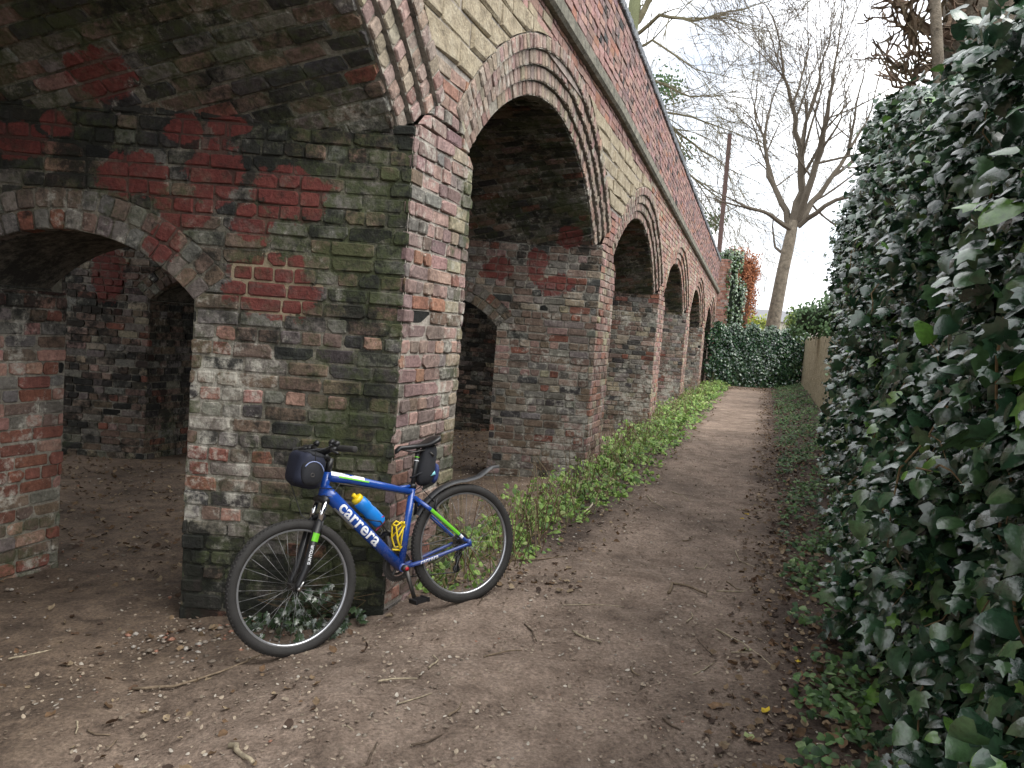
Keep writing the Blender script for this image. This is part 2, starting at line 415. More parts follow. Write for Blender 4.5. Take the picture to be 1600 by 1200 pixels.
def st_ringdark(u, v):
    return pick((3, GREY), (.8, DARK), (3, BRN), (.3, RED)), (.42, .36, .28), dj(.004), rng.uniform(.003, .007)

viaduct = tag(empty('viaduct', (-C_ + T_ * Y1, Y1, 0)), 'long weathered red brick viaduct with five open arches beside the path', 'viaduct')
VOFF = Vector(viaduct.location)
PARTS = {}
def vput(name, mb, mat, parent=None, **kw):
    base = VOFF; mb.v = [Vector(v) - base for v in mb.v]
    return mb.build(name, mat, parent or viaduct, **kw)
ZB = -.6
def extr(mb, prof, mapA, mapB, c, w):
    """close prism between the same outline at two offsets"""
    if area(prof) < 0: prof = prof[::-1]
    n = len(prof); V = [mapA(*p) for p in prof] + [mapB(*p) for p in prof]
    F = [tuple(range(n)), tuple(range(2 * n - 1, n - 1, -1))] + [(i, i + n, (i + 1) % n + n, (i + 1) % n) for i in range(n)]
    mb.add(V, F, c, w)
MORT = (.27, .25, .21)
def arc(cs, cz, r, a0, a1, n=22):
    return [(cs + r * math.sin(a0 + (a1 - a0) * i / n), cz + r * math.cos(a0 + (a1 - a0) * i / n)) for i in range(n + 1)]
def xoff(off): return lambda u, v: Vector((-C_ - off, 0, 0)) + ES * u + ZV * v
FMAP = face_map()
GAP = .03
def face_outline(k, r, zbase=None, cut=None):
    """outline on the face over pier k from crown to crown; optional pier shaft down to zbase"""
    y0, y1 = ypier(k), ypier(k) + PW
    ca, cb = arch_c(k), arch_c(k + 1)
    pts = arc(ca[0], ca[1], r, 0, PH0)
    if zbase is not None: pts += [(y0 * K_, SPR[k]), (y0 * K_, zbase), (y1 * K_, zbase), (y1 * K_, SPR[k + 1])]
    pts += arc(cb[0], cb[1], r, -PH0, 0)
    ya, yb = ca[0] / K_, cb[0] / K_
    if ya < 9.3 < yb: pts += [(cb[0], string_low(yb)), (9.3 * K_, string_low(9.3)), (ca[0], string_low(ya))]
    else: pts += [(cb[0], string_low(yb)), (ca[0], string_low(ya))]
    return pts
def side_outline(k, inset=0.):
    """pier side with its two arched openings, in x, z (cut at the openings' outer ring)"""
    xc = T_ * ypier(k) - C_; top = SPR[k] + .035
    pts = [(xc - inset, top), (xc - WID + inset, top), (xc - WID + inset, ZB)]
    for a, b in OPS[::-1]:
        hw = (b - a) / 2; ri = .34; R = (hw * hw + ri * ri) / (2 * ri); p0 = math.asin(hw / R); m = xc - (a + b) / 2; cz = 1.68 + ri - R
        Rx = R + .235
        pts += [(xc - b - inset, ZB), (xc - b - inset, 1.68)] + arc(m, cz, Rx, -p0, p0, 14) + [(xc - a + inset, 1.68), (xc - a + inset, ZB)]
    pts += [(xc - inset, ZB)]
    return pts
for k in range(-1, NP):
    y0, y1 = ypier(k), ypier(k) + PW
    if k in (-1,): spr_l, spr_r = 2.7, 2.7
    pier = None
    mb = MB(); xc0 = T_ * y0 - C_; xc1 = T_ * y1 - C_
    edges = [0.] + [e for o in OPS for e in o] + [WID]
    top = min(SPR[k], SPR[k + 1])
    for a, b in ((edges[0], edges[1]), (edges[2], edges[3]), (edges[4], edges[5])):
        ww = (.3, .35, .2) if k == 0 else (.15, .12, .3)
        if k == 0 and a > 1: ww = (.25, .25, .3)
        A, B = a + GAP, b - GAP
        V = [(xc0 - B, y0 + GAP, ZB), (xc0 - A, y0 + GAP, ZB), (xc1 - A, y1 - GAP, ZB), (xc1 - B, y1 - GAP, ZB)]
        V += [(p[0], p[1], top) for p in V]
        mb.add([Vector(v) for v in V], [(3, 2, 1, 0), (4, 5, 6, 7), (0, 1, 5, 4), (1, 2, 6, 5), (2, 3, 7, 6), (3, 0, 4, 7)], MORT if k else (.2, .19, .15), ww)
    for a, b in OPS:                                   # masonry over each opening
        hw = (b - a) / 2; ri = .34; R = (hw * hw + ri * ri) / (2 * ri); p0 = math.asin(hw / R); m = (a + b) / 2; cz = 1.68 + ri - R
        prof = [(m + hw - GAP * 0, 1.68)] + arc(m, cz, R + .015, p0, -p0, 16) + [(a - .02, 1.68), (a - .02, top), (b + .02, top), (b + .02, 1.68)]
        extr(mb, [(-p, z) for p, z in prof], lambda u, v: Vector((xc0 + u + T_ * .12, y0 + .12, v)), lambda u, v: Vector((xc1 + u - T_ * .12, y1 - .12, v)), (.12, .11, .09), (.5, .1, .15))
        prof = [(a - .02, 1.9)] + arc(m, cz, R + .235, -p0, p0, 16) + [(b + .02, 1.9), (b + .02, top - .002), (a - .02, top - .002)]
        prof = arc(m, cz, R + .235, -p0, p0, 16) + [(b + .15, top - .002), (a - .15, top - .002)]
        extr(mb, [(-p, z) for p, z in prof], lambda u, v: Vector((xc0 + u, y0 + GAP + .001, v)), lambda u, v: Vector((xc0 + u + T_ * .2, y0 + .2, v)), (.15, .14, .11), (.35, .25, .2))
    mside = side_style(k)
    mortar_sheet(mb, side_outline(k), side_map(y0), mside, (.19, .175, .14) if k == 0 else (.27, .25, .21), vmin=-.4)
    if k >= -1: mortar_sheet(mb, [(y0 * K_, ZB), (y1 * K_, ZB), (y1 * K_, SPR[k + 1]), (y0 * K_, SPR[k])], FMAP, st_front1 if k == 0 else st_front, (.33, .30, .26), vmin=-.4)
    if 0 <= k <= 3:
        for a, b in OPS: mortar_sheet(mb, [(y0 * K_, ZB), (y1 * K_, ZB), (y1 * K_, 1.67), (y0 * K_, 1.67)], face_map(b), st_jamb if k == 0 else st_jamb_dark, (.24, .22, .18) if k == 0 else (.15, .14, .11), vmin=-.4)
    pier = vput('pier', mb, M_MORTAR)
    # body over the pier
    mb = MB()
    out_i = face_outline(k, RAD + .03); out_o = face_outline(k, RO + .004)
    so_ = (.1, .03, .25)
    extr(mb, out_o, xoff(GAP), xoff(.3), (.30, .27, .23), so_)
    extr(mb, out_o, xoff(WID - .3), xoff(WID - GAP), (.30, .27, .23), so_)
    extr(mb, out_i, xoff(.22), xoff(WID - .22), (.14, .13, .11), (.5, .12, .12))
    mortar_sheet(mb, face_outline(k, RO + .004), FMAP, st_spand if k < 2 else st_spand_far, (.31, .28, .245))
    spand = vput('spandrel', mb, M_MORTAR)
    PARTS[('pier', k)] = pier; PARTS[('spandrel', k)] = spand
    # bricks on the path face
    if k >= 0:
        far = k >= 2
        reg = face_outline(k, RO + .006, ZB)
        stone = k in (0, 1)
        st = st_front1 if k == 0 else st_front
        ztop = SPR[k + 1] + .22
        lay(reg, FMAP, ('pier', k), st, vmax=ztop, vmin=-.35)
        if stone:
            lay(reg, FMAP, ('spandrel', k), st_spand, vmin=ztop, vmax=3.19)
            reg2 = [p for p in reg]
            lay(reg, FMAP, ('spandrel', k), lambda u, v: (jc((.4, .33, .2)), (0, 0, 0), dj(.008) + .008, rng.uniform(.016, .03)), name='stone_block', ch=.170, bl=.46, joint=.012, bond='run', painted_holes=0, vmin=3.21, vmax=4.0)
            lay(reg, FMAP, ('spandrel', k), st_spand, vmin=4.06)
        else:
            lay(reg, FMAP, ('spandrel', k), st_spand_far, vmin=ztop)
    elif k == -1:
        lay(face_outline(k, RO + .006, ZB), FMAP, ('pier', k), st_front, vmin=-.35)
    # side towards the camera
    reg = side_outline(k)
    lay(reg, side_map(y0), ('pier', k), side_style(k), vmin=-.4, painted_holes=.008)
    # pier openings: ring and the jamb that faces the path
    for oi, (a, b) in enumerate(OPS):
        hw = (b - a) / 2; ri = .34; R = (hw * hw + ri * ri) / (2 * ri); p0 = math.asin(hw / R); m = xc0 - (a + b) / 2; cz = 1.68 + ri - R
        rmb = MB(); A = [-p0 + 2 * p0 * i / 20 for i in range(21)]
        for i in range(20): rmb.add([Vector((m + rr * math.sin(a), y0 + .007, cz + rr * math.cos(a))) for rr, a in ((R + .004, A[i]), (R + .235, A[i]), (R + .235, A[i + 1]), (R + .004, A[i + 1]))], [(0, 1, 2, 3)], (.18, .165, .13), (.42, .36, .28))
        vput('ring_mortar', rmb, M_MORTAR, pier)
        for j in range(2):
            r0 = R + j * .117; n = int(round(2 * p0 * (r0 + .05) / .088))
            for i in range(n):
                a0, a1 = -p0 + 2 * p0 * i / n, -p0 + 2 * p0 * (i + 1) / n; g = .006 / r0
                P = [(a0 + g, r0 + .005), (a1 - g, r0 + .005), (a1 - g, r0 + .112), (a0 + g, r0 + .112)]
                mp_ = lambda u, v, nn, m=m, cz=cz, y0=y0: Vector((m + v * math.sin(u), y0 - nn, cz + v * math.cos(u)))
                col, w, dd, bev = st_ringdark(0, 0)
                Pm = [(q[0] * r0, q[1]) for q in P]
                piece(Pm, (lambda u, v, nn, f=mp_, r0=r0: f(u / r0, v, nn)), dd + .004, bev, -.11, 'voussoir', ('pier', k), col, w, .002)
        if k >= 0 and k <= 3:
            jr = [(y0 * K_ + .004, ZB), (y1 * K_ - .004, ZB), (y1 * K_ - .004, 1.67), (y0 * K_ + .004, 1.67)]
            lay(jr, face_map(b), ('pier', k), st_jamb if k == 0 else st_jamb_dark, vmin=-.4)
for k in range(0, NP):                                  # arches: rings and vaults
    cs, cz = arch_c(k)
    ringp = empty('arch_ring', Vector(FMAP(cs, SPR[k], 0)) - VOFF, viaduct); PARTS[('arch_ring', k)] = ringp
    rmb = MB()
    for j in range(NR):
        r0 = RAD + j * RT; q0 = .012 - (NR - 1 - j) * .034 - .010; A = [-PH0 + 2 * PH0 * i / 40 for i in range(41)]
        for i in range(40):
            rmb.add([FMAP(cs + rr * math.sin(a), cz + rr * math.cos(a), q0) for rr, a in ((r0 + .003, A[i]), (r0 + RT, A[i]), (r0 + RT, A[i + 1]), (r0 + .003, A[i + 1]))], [(3, 2, 1, 0)], (.29, .265, .22), (.14, .1, .3))
            rmb.add([FMAP(cs + (r0 + .003) * math.sin(a), cz + (r0 + .003) * math.cos(a), q) for q, a in ((q0, A[i]), (q0 - .13, A[i]), (q0 - .13, A[i + 1]), (q0, A[i + 1]))], [(3, 2, 1, 0)], (.2, .18, .15), (.3, .1, .2))
    o = vput('ring_mortar', rmb, M_MORTAR, ringp); o.location = -Vector(ringp.location)
    for j in range(NR):
        r0 = RAD + j * RT; n = int(round(2 * PH0 * (r0 + RT / 2) / .0865)); nn_ = .012 - (NR - 1 - j) * .034
        for i in range(n):
            a0, a1 = -PH0 + 2 * PH0 * i / n, -PH0 + 2 * PH0 * (i + 1) / n; g = .0045 / r0
            P = [((a0 + g) * r0, r0 + .005), ((a1 - g) * r0, r0 + .005), ((a1 - g) * r0, r0 + RT - .004), ((a0 + g) * r0, r0 + RT - .004)]
            mpf = lambda u, v, q, cs=cs, cz=cz, r0=r0: FMAP(cs + v * math.sin(u / r0), cz + v * math.cos(u / r0), q)
            col, w, dd, bev = (st_ring if k < 3 else st_spand_far)(0, 0)
            piece(P, mpf, nn_ + dd + (rng.uniform(-.03, -.01) if rng.random() < .05 else 0), bev, nn_ - .13, 'voussoir', ('arch_ring', k), col, w, .002)
    L = RAD * PH0; xe = WID - .15
    vm = lambda u, v, q, cs=cs, cz=cz: Vector((-C_ + T_ * (cs + (RAD - q) * math.sin(u / RAD)) / K_ - v, (cs + (RAD - q) * math.sin(u / RAD)) / K_, cz + (RAD - q) * math.cos(u / RAD)))
    if k >= 3: xe = 3.4
    u_lo = -L if k else -L * .8
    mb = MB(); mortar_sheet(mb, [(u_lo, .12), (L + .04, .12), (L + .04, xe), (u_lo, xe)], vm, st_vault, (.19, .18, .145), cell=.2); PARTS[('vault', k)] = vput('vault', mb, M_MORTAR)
    lay([(u_lo, .12), (L + .035, .12), (L + .035, xe), (u_lo, xe)], vm, ('vault', k), st_vault, rot=math.pi / 2 - .30, bond='run', d=.0, painted_holes=.006)

# string course, parapet, coping (both sides)
YS, YE = -3.0, ypier(5) + PW
def line(ys, ye, brk=9.3): return [ys, brk, ye] if ys < brk < ye else [ys, ye]
for side in (0, 1):
    par = empty('parapet', Vector((0, 0, 0)), viaduct)
    mb = MB()
    for ya, yb in ((YS, 9.3), (9.3, YE)):
        za, zb = string_low(ya), string_low(yb)
        x0, x1 = (.01, .34) if side == 0 else (WID - .34, WID - .01)
        prof = [(ya * K_, za - .3), (yb * K_, zb - .3), (yb * K_, zb + 1.14), (ya * K_, za + 1.14)]
        extr(mb, prof, xoff(x0), xoff(x1), (.30, .25, .22), (.15, .02, .15))
    vput('parapet_core', mb, M_MORTAR, par)
    PARTS[('parapet', side)] = par
    if side == 0:
        for ya, yb in ((4.0, 9.3), (9.3, YE)):
            za, zb = string_low(ya), string_low(yb); sl_ = (zb - za) / ((yb - ya) * K_)
            mpf = lambda u, v, n, za=za, ya=ya, sl_=sl_: FMAP(u, v + za + (u - ya * K_) * sl_, n)
            lay([(ya * K_, .175), (yb * K_, .175), (yb * K_, 1.135), (ya * K_, 1.135)], mpf, ('parapet', 0), st_par, bond='mixed', painted_holes=.004, jit=.7)
            n = int((yb - ya) * K_ / .90)
            for i in range(n):                          # string course stones
                u0, u1 = ya * K_ + (yb - ya) * K_ * i / n, ya * K_ + (yb - ya) * K_ * (i + 1) / n
                prof3 = [(.0, .0), (.075, .03), (.08, .12), (.0, .175)]
                mb2 = MB(); V = [mpf(u, v, q) for u in (u0 + .003, u1 - .003) for q, v in ((-.1, 0), (.05, .0), (.08, .025), (.08, .13), (.055, .165), (-.1, .172))]
                F = [(0, 1, 2, 3, 4, 5), (11, 10, 9, 8, 7, 6)] + [(q, q + 6, (q + 1) % 6 + 6, (q + 1) % 6) for q in range(6)]
                mb2.add(V, F); o = vput('string_course_stone', mb2, M_STRING, attrs=False)
            n = int((yb - ya) * K_ / .088)
            for i in range(n):                          # brick-on-edge coping
                u0, u1 = ya * K_ + (yb - ya) * K_ * i / n, ya * K_ + (yb - ya) * K_ * (i + 1) / n
                piece([(u0 + .005, 1.145), (u1 - .005, 1.145), (u1 - .005, 1.25), (u0 + .005, 1.25)], mpf, .03 + dj(.004), .012, -.37, 'coping_brick', ('parapet', 0), jc((.17, .18, .19)), (.1, .0, .12), .002)
mb = MB()
for ya, yb in ((YS, 9.3), (9.3, YE)):
    extr(mb, [(ya * K_, string_low(ya) - .25), (yb * K_, string_low(yb) - .25), (yb * K_, string_low(yb) + .05), (ya * K_, string_low(ya) + .05)], xoff(.36), xoff(WID - .36), (.2, .2, .18), (.2, .2, .2))
vput('deck', mb, M_MORTAR)

# pilaster that ends the viaduct
PY = ypier(5) - .15; px0 = T_ * PY - C_
mb = MB(); extr(mb, [(PY * K_, ZB), ((PY + 1.1) * K_, ZB), ((PY + 1.1) * K_, 4.85), (PY * K_, 4.85)], xoff(-.42), xoff(.2), (.27, .22, .19), (.1, .1, .2))
PARTS[('pilaster', 0)] = vput('pilaster', mb, M_MORTAR)
lay([(px0 - .1, -.3), (px0 + .43, -.3), (px0 + .43, 4.85), (px0 - .1, 4.85)], side_map(PY - .008), ('pilaster', 0), lambda u, v: (pick((3, ORG), (2, PINK), (1, RED)), (.1, .05, .2), dj(.003), .006))
lay([(PY * K_, -.3), ((PY + 1.1) * K_, -.3), ((PY + 1.1) * K_, 4.85), (PY * K_, 4.85)], face_map(-.43), ('pilaster', 0), st_spand_far)

# single bricks for the pieces that show largest; the rest joined
def score(b):
    c = b['c']; d = c - Vector((0, 0, CAM_H))
    if b['n'].dot(d) > 0 or d.y < .4: return 0
    zc = d.y * _cp + d.z * _sp; a, bb = d.x / zc, (-d.y * _sp + d.z * _cp) / zc
    X = a * _cr + bb * _sr; Yv = -a * _sr + bb * _cr
    if abs(X) > .68 or abs(Yv) > .52: return 0
    r = d.length; return b['a'] * abs(b['n'].dot(d)) / (r ** 3) * (1 if c.y < 13 else .5)
LIM = {'brick': 300, 'voussoir': 290, 'stone_block': 60, 'coping_brick': 80}
MATS = {'stone_block': M_STONE, 'coping_brick': M_COPE}
byname = {}
for b in BRICKS: byname.setdefault(b['name'], []).append(b)
for nm, lst in byname.items():
    lst.sort(key=score, reverse=True)
    sel = [b for b in lst[:LIM[nm]] if score(b) > 0]; rest = lst[len(sel):]
    for b in sel:
        part = b['part']
        if part[0] == 'vault':
            if part not in PARTS: PARTS[part] = empty('vault', (0, 0, 0), viaduct)
        p = PARTS[part]
        org = b['c']; loc = org - VOFF - (Vector(p.location) if p.type == 'EMPTY' else Vector((0, 0, 0)))
        me = bpy.data.meshes.new(nm); me.from_pydata([tuple(v - org) for v in b['V']], [], b['F'])
        add_attr(me, 'bc', [b['col']] * len(b['F'])); add_attr(me, 'bw', [b['w']] * len(b['F']))
        put(nm, me, MATS.get(nm, M_BRICK), p, loc)
    if rest:
        mb = MB()
        for b in rest: mb.add(b['V'], b['F'], b['col'], b['w'])
        o = vput({'brick': 'brickwork', 'voussoir': 'voussoir_work', 'stone_block': 'stonework', 'coping_brick': 'coping'}[nm], mb, MATS.get(nm, M_BRICK)); o['kind'] = 'stuff'
print('bricks', {k: len(v) for k, v in byname.items()})
# ------------------------------------------------------------------ ground
def _interp(x, xs, ys): return float(np.interp(x, xs, ys))
QX = [-30, -9.4, -7.3, -2.7, -1.2, -.25, .5, 1.5, 2.3, 2.8, 3.4, 8, 60]
QZ = [5.5, 2.9, -.28, -.2, -.14, -.09, .07, .06, .09, .19, .32, .4, .4]  # left end: unseen bank behind the viaduct, added to darken the arch interiors
def gz_arr(X, Y):
    q = X - T_ * Y + C_
    z = np.interp(q, QX, QZ)
    s = np.clip((Y - 4) / 22, 0, 1); s = s * s * (3 - 2 * s)
    z = z + .26 * s * np.interp(q, [-2, 0], [0, 1]) - .04 * s * np.interp(q, [-2, 0], [1, 0])
    z = z + .012 * np.sin(2.1 * X + 1.3 * Y) * np.cos(1.7 * Y - .6 * X) + .006 * np.sin(6.3 * X - 2 * Y) * np.sin(5.1 * Y + X)
    return z
def gz(x, y): return float(gz_arr(np.array([x]), np.array([y]))[0])
def grid_axis(lo, hi, dense_lo, dense_hi, fine, growth):
    a = list(np.arange(dense_lo, dense_hi, fine)); st = fine
    x = dense_hi
    while x < hi: a.append(x); st *= growth; x += st
    a.append(hi); st = fine; x = dense_lo
    b = []
    while x > lo: st *= growth; x -= st; b.append(x)
    b.append(lo)
    return np.array(sorted(set(b + a)))
gx = grid_axis(-260, 320, -3.4, 2.6, .03, 1.07); gy = grid_axis(-120, 900, 2.0, 6.5, .035, 1.06)
GX, GY = np.meshgrid(gx, gy)
GZ = gz_arr(GX, GY)
near = (GY > 1.5) & (GY < 14) & (np.abs(GX) < 8)
rn = np.zeros_like(GZ)
for f_, am in ((9, .006), (17, .0045), (31, .003), (53, .002)):
    ph = nrg.uniform(0, 6.28, 6); an = nrg.uniform(0, 6.28, 3)
    for a_, p_ in zip(an, ph): rn += am * .6 * np.sin(f_ * (GX * math.cos(a_) + GY * math.sin(a_)) + p_ + 1.5 * np.sin(f_ * .31 * (GX * math.sin(a_ + 1) + GY * math.cos(a_ + 1))))
GZ = GZ + rn * near
nx, ny = len(gx), len(gy)
idx = np.arange(nx * ny).reshape(ny, nx)
GF = np.stack([idx[:-1, :-1], idx[:-1, 1:], idx[1:, 1:], idx[1:, :-1]], -1).reshape(-1, 4)
def ground_mat():
    m, nt, b = new_mat('trodden_earth'); t = NT(nt)
    pos = t.n('ShaderNodeNewGeometry').outputs['Position']; s = t.n('ShaderNodeSeparateXYZ'); t.l(pos, s.inputs[0])
    q = t.math('ADD', t.math('MULTIPLY_ADD', s.outputs[1], -T_, C_), s.outputs[0])
    wob = t.math('MULTIPLY', t.math('SUBTRACT', t.noise(pos, 1.6, 4), .5), .7)
    q = t.math('ADD', q, wob)
    big, mid, fine = t.noise(pos, .9, 4), t.noise(pos, 6, 6, .65), t.noise(pos, 55, 6, .7)
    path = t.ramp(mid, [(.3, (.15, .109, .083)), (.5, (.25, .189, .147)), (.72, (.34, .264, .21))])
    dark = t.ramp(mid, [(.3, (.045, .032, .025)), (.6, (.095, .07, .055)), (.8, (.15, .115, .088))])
    inn = t.ramp(mid, [(.3, (.075, .055, .042)), (.52, (.15, .11, .081)), (.75, (.225, .165, .116))])  # earth under the arches; colour also lowered for the shade there
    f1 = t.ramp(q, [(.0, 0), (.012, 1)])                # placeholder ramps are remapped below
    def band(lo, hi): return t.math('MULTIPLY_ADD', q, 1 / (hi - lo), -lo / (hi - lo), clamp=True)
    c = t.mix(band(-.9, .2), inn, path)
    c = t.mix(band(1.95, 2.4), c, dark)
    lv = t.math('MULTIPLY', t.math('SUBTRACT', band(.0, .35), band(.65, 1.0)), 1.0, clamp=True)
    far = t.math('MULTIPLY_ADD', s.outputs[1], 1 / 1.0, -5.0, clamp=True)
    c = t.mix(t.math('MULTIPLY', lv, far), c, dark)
    c = t.mix(1, c, t.ramp(fine, [(.28, .45), (.5, .95), (.75, 1.6)]), 'MULTIPLY')
    c = t.mix(1, c, t.ramp(big, [(.32, .62), (.5, .98), (.68, 1.22)]), 'MULTIPLY')
    t.l(c, b.inputs['Base Color']); b.inputs['Roughness'].default_value = .93; b.inputs['Specular IOR Level'].default_value = .25
    h = t.math('ADD', t.math('MULTIPLY', t.noise(pos, 95, 5, .75), .6), t.math('MULTIPLY', t.noise(pos, 28, 5, .65), 1.0))
    t.l(t.bump(h, .9, .02), b.inputs['Normal'])
    return m
M_GROUND = ground_mat()
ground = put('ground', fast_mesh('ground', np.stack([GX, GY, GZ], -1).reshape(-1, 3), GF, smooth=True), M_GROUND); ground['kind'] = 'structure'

# ------------------------------------------------------------------ bicycle
def frame_paint():
    m, nt, b = new_mat('blue_frame_paint'); t = NT(nt); g = t.n('ShaderNodeTexCoord').outputs['Object']; s = t.n('ShaderNodeSeparateXYZ'); t.l(g, s.inputs[0])
    n = t.math('ADD', t.math('MULTIPLY', t.noise(g, 18, 6, .7), .6), t.math('MULTIPLY', t.noise(g, 90, 5, .7), .4))
    low = t.math('MULTIPLY_ADD', s.outputs[2], -.9, .78)
    f = t.math('MULTIPLY', t.math('SUBTRACT', t.math('ADD', n, low), .89), 3.2, clamp=True)
    c = t.mix(t.noise(g, 5, 3), (.010, .05, .26), (.014, .072, .34))
    t.l(t.mix(t.math('MULTIPLY', f, .75), c, (.13, .10, .075)), b.inputs['Base Color'])
    t.l(t.math('MULTIPLY_ADD', f, .5, .22), b.inputs['Roughness']); b.inputs['Coat Weight'].default_value = .4; b.inputs['Coat Roughness'].default_value = .1
    return m
M_BLUE = frame_paint()
M_BLACK = plain('black_plastic', (.012, .012, .013), .45, 0, .3, 40)
M_RUBBER = plain('dusty_tyre_rubber', (.024, .0225, .021), .8, 0, .6, 16, .5, 160)
M_RIM = plain('grey_alloy_rim', (.42, .43, .45), .35, .8, .15, 20)
M_STEEL = plain('steel', (.5, .5, .5), .28, 1., .15, 30)
M_DKSTEEL = plain('dark_greasy_steel', (.09, .085, .08), .5, .8, .3, 30)
M_SPOKE = plain('dull_spoke_steel', (.2, .2, .2), .4, .7, .2, 30)
M_CHROME = plain('chrome_stanchion', (.75, .76, .78), .12, 1., .05, 30)
M_WHITE = plain('white_decal', (.75, .77, .8), .4, 0, .05, 20)
M_GREEN = plain('lime_green_decal', (.16, .55, .03), .4, 0, .1, 20)
M_YEL = plain('yellow_plastic', (.75, .55, .015), .4, 0, .08, 20)
M_BOTTLE = plain('translucent_blue_bottle', (.012, .19, .58), .3, 0, .15, 12, coat=.2)
M_FABRIC = plain('black_bag_fabric', (.012, .013, .017), .8, 0, .4, 60, .4, 400)
M_NAVY = plain('navy_bag_fabric', (.010, .013, .03), .75, 0, .3, 60, .4, 400)
M_REDP = plain('red_bolt_cap', (.4, .01, .02), .4)
M_CYAN = plain('pale_cyan_print', (.25, .6, .65), .5)
M_GUARD = plain('scuffed_grey_mudguard', (.022, .023, .025), .45, 0, .7, 14)

BIKE_R = Vector((-.142, 4.40, 0)); BIKE_F = Vector((-.962, 3.80, 0))
BIKE_R.z = gz(BIKE_R.x, BIKE_R.y) - .004; BIKE_F.z = gz(BIKE_F.x, BIKE_F.y) - .004
WB = (BIKE_F - BIKE_R).length
fwd = (BIKE_F - BIKE_R).normalized()
rgt = Vector((fwd.y, -fwd.x, 0)).normalized()             # towards the wall
upn = rgt.cross(fwd).normalized()
LEAN = math.radians(9.5)
upv = (upn * math.cos(LEAN) + rgt * math.sin(LEAN)).normalized()
lft = upv.cross(fwd).normalized()
bike = tag(empty('bicycle'), 'blue mountain bike with a lime stripe leaning against the brick pier', 'bicycle')
BM = Matrix(((fwd.x, lft.x, upv.x, BIKE_R.x), (fwd.y, lft.y, upv.y, BIKE_R.y), (fwd.z, lft.z, upv.z, BIKE_R.z), (0, 0, 0, 1)))
bike.matrix_world = BM
WR = .342
AX_R = Vector((0, 0, WR)); AX_F = Vector((WB, 0, WR)); BB = Vector((.42, 0, .30)); ST = Vector((.288, 0, .725))
SDIR = (ST - BB).normalized()
HD = Vector((-.35, 0, .937)).normalized(); HP = Vector((.937, 0, .35)).normalized()
HB0 = AX_F - HP * .045
HLOW = HB0 + HD * .475; HTOP = HB0 + HD * .60
STEER = math.radians(3)
SR = Matrix.Rotation(STEER, 3, HD)
def steer(p): return SR @ (Vector(p) - HB0) + HB0
def smb(mb):
    mb.v = [steer(v) for v in mb.v]; return mb
def bp(name, mb, mat, parent=None, smooth=True):
    o = mb.build(name, mat, parent or bike, attrs=False, smooth=smooth); return o
def lathe(mb, prof, center, axis=Vector((0, 1, 0)), n=64, a0=0, a1=2 * math.pi):
    """prof: (radius, offset along axis) closed ring profile"""
    axis = Vector(axis).normalized(); A = axis.orthogonal().normalized(); B = axis.cross(A); m = len(prof); V = []
    for i in range(n):
        t = a0 + (a1 - a0) * i / n
        for r, o in prof: V.append(Vector(center) + (A * math.cos(t) + B * math.sin(t)) * r + axis * o)
    F = [(i * m + k, i * m + (k + 1) % m, ((i + 1) % n) * m + (k + 1) % m, ((i + 1) % n) * m + k) for i in range(n) for k in range(m)]
    mb.add(V, F)
def wheel(center, front):
    fx = smb if front else (lambda m: m)
    mb = MB(); lathe(mb, [(.283, -.009), (.287, -.012), (.300, -.0125), (.304, -.010), (.304, .010), (.300, .0125), (.287, .012), (.283, .009)], center, n=72)
    w = bp('wheel', fx(mb), M_RIM, smooth=False); w['label'] = 'steered wheel ahead of the fork' if front else 'rear wheel under the mudguard'
    mb = MB(); prof = [(.316 + .0265 * math.cos(a), .0255 * math.sin(a)) for a in [i * 2 * math.pi / 14 for i in range(14)]]
    lathe(mb, prof, center, n=90)
    rr = .3405
    for i in range(96):                                    # tread blocks
        for lane, off in ((-.012, .5), (0, 0), (.012, .5)):
            t = 2 * math.pi * (i + off) / 96; hr = rr + (.0012 if lane == 0 else -.0016)
            e = Vector((math.cos(t), 0, math.sin(t))); s_ = Vector((-math.sin(t), 0, math.cos(t))); y_ = Vector((0, 1, 0))
            V = [Vector(center) + e * (hr + dh) + s_ * (ds * .006) + y_ * (lane + dy * .0042) for dh in (-.004, .0018) for ds in (-1, 1) for dy in (-1, 1)]
            mb.add(V, [(4, 5, 7, 6), (0, 1, 5, 4), (2, 6, 7, 3), (0, 4, 6, 2), (1, 3, 7, 5)])
    bp('tyre', fx(mb), M_RUBBER, w)
    mb = MB(); mb.tube([Vector(center) + Vector((0, y, 0)) for y in (-.055, -.052, -.034, -.03, .03, .034, .052, .055)], [.008, .012, .014, .019, .019, .014, .012, .008], 14)
    bp('hub', fx(mb), M_DKSTEEL, w)
    sp = MB(); n = 32
    for i in range(n):
        mb = MB(); sidey = .03 if i % 2 else -.03
        th = 2 * math.pi * i / n; tw = .55 if (i // 2) % 2 else -.55
        p0 = Vector(center) + Vector((math.cos(th + tw) * .018, sidey, math.sin(th + tw) * .018)); p1 = Vector(center) + Vector((math.cos(th) * .286, sidey * .12, math.sin(th) * .286))
        mb.tube([p0, p0.lerp(p1, .94)], .0011, 5); mb.tube([p0.lerp(p1, .935), p1], .0022, 5)
        bp('spoke', fx(mb), M_SPOKE, w)
    return w
wheel(AX_R, False); wheel(AX_F, True)
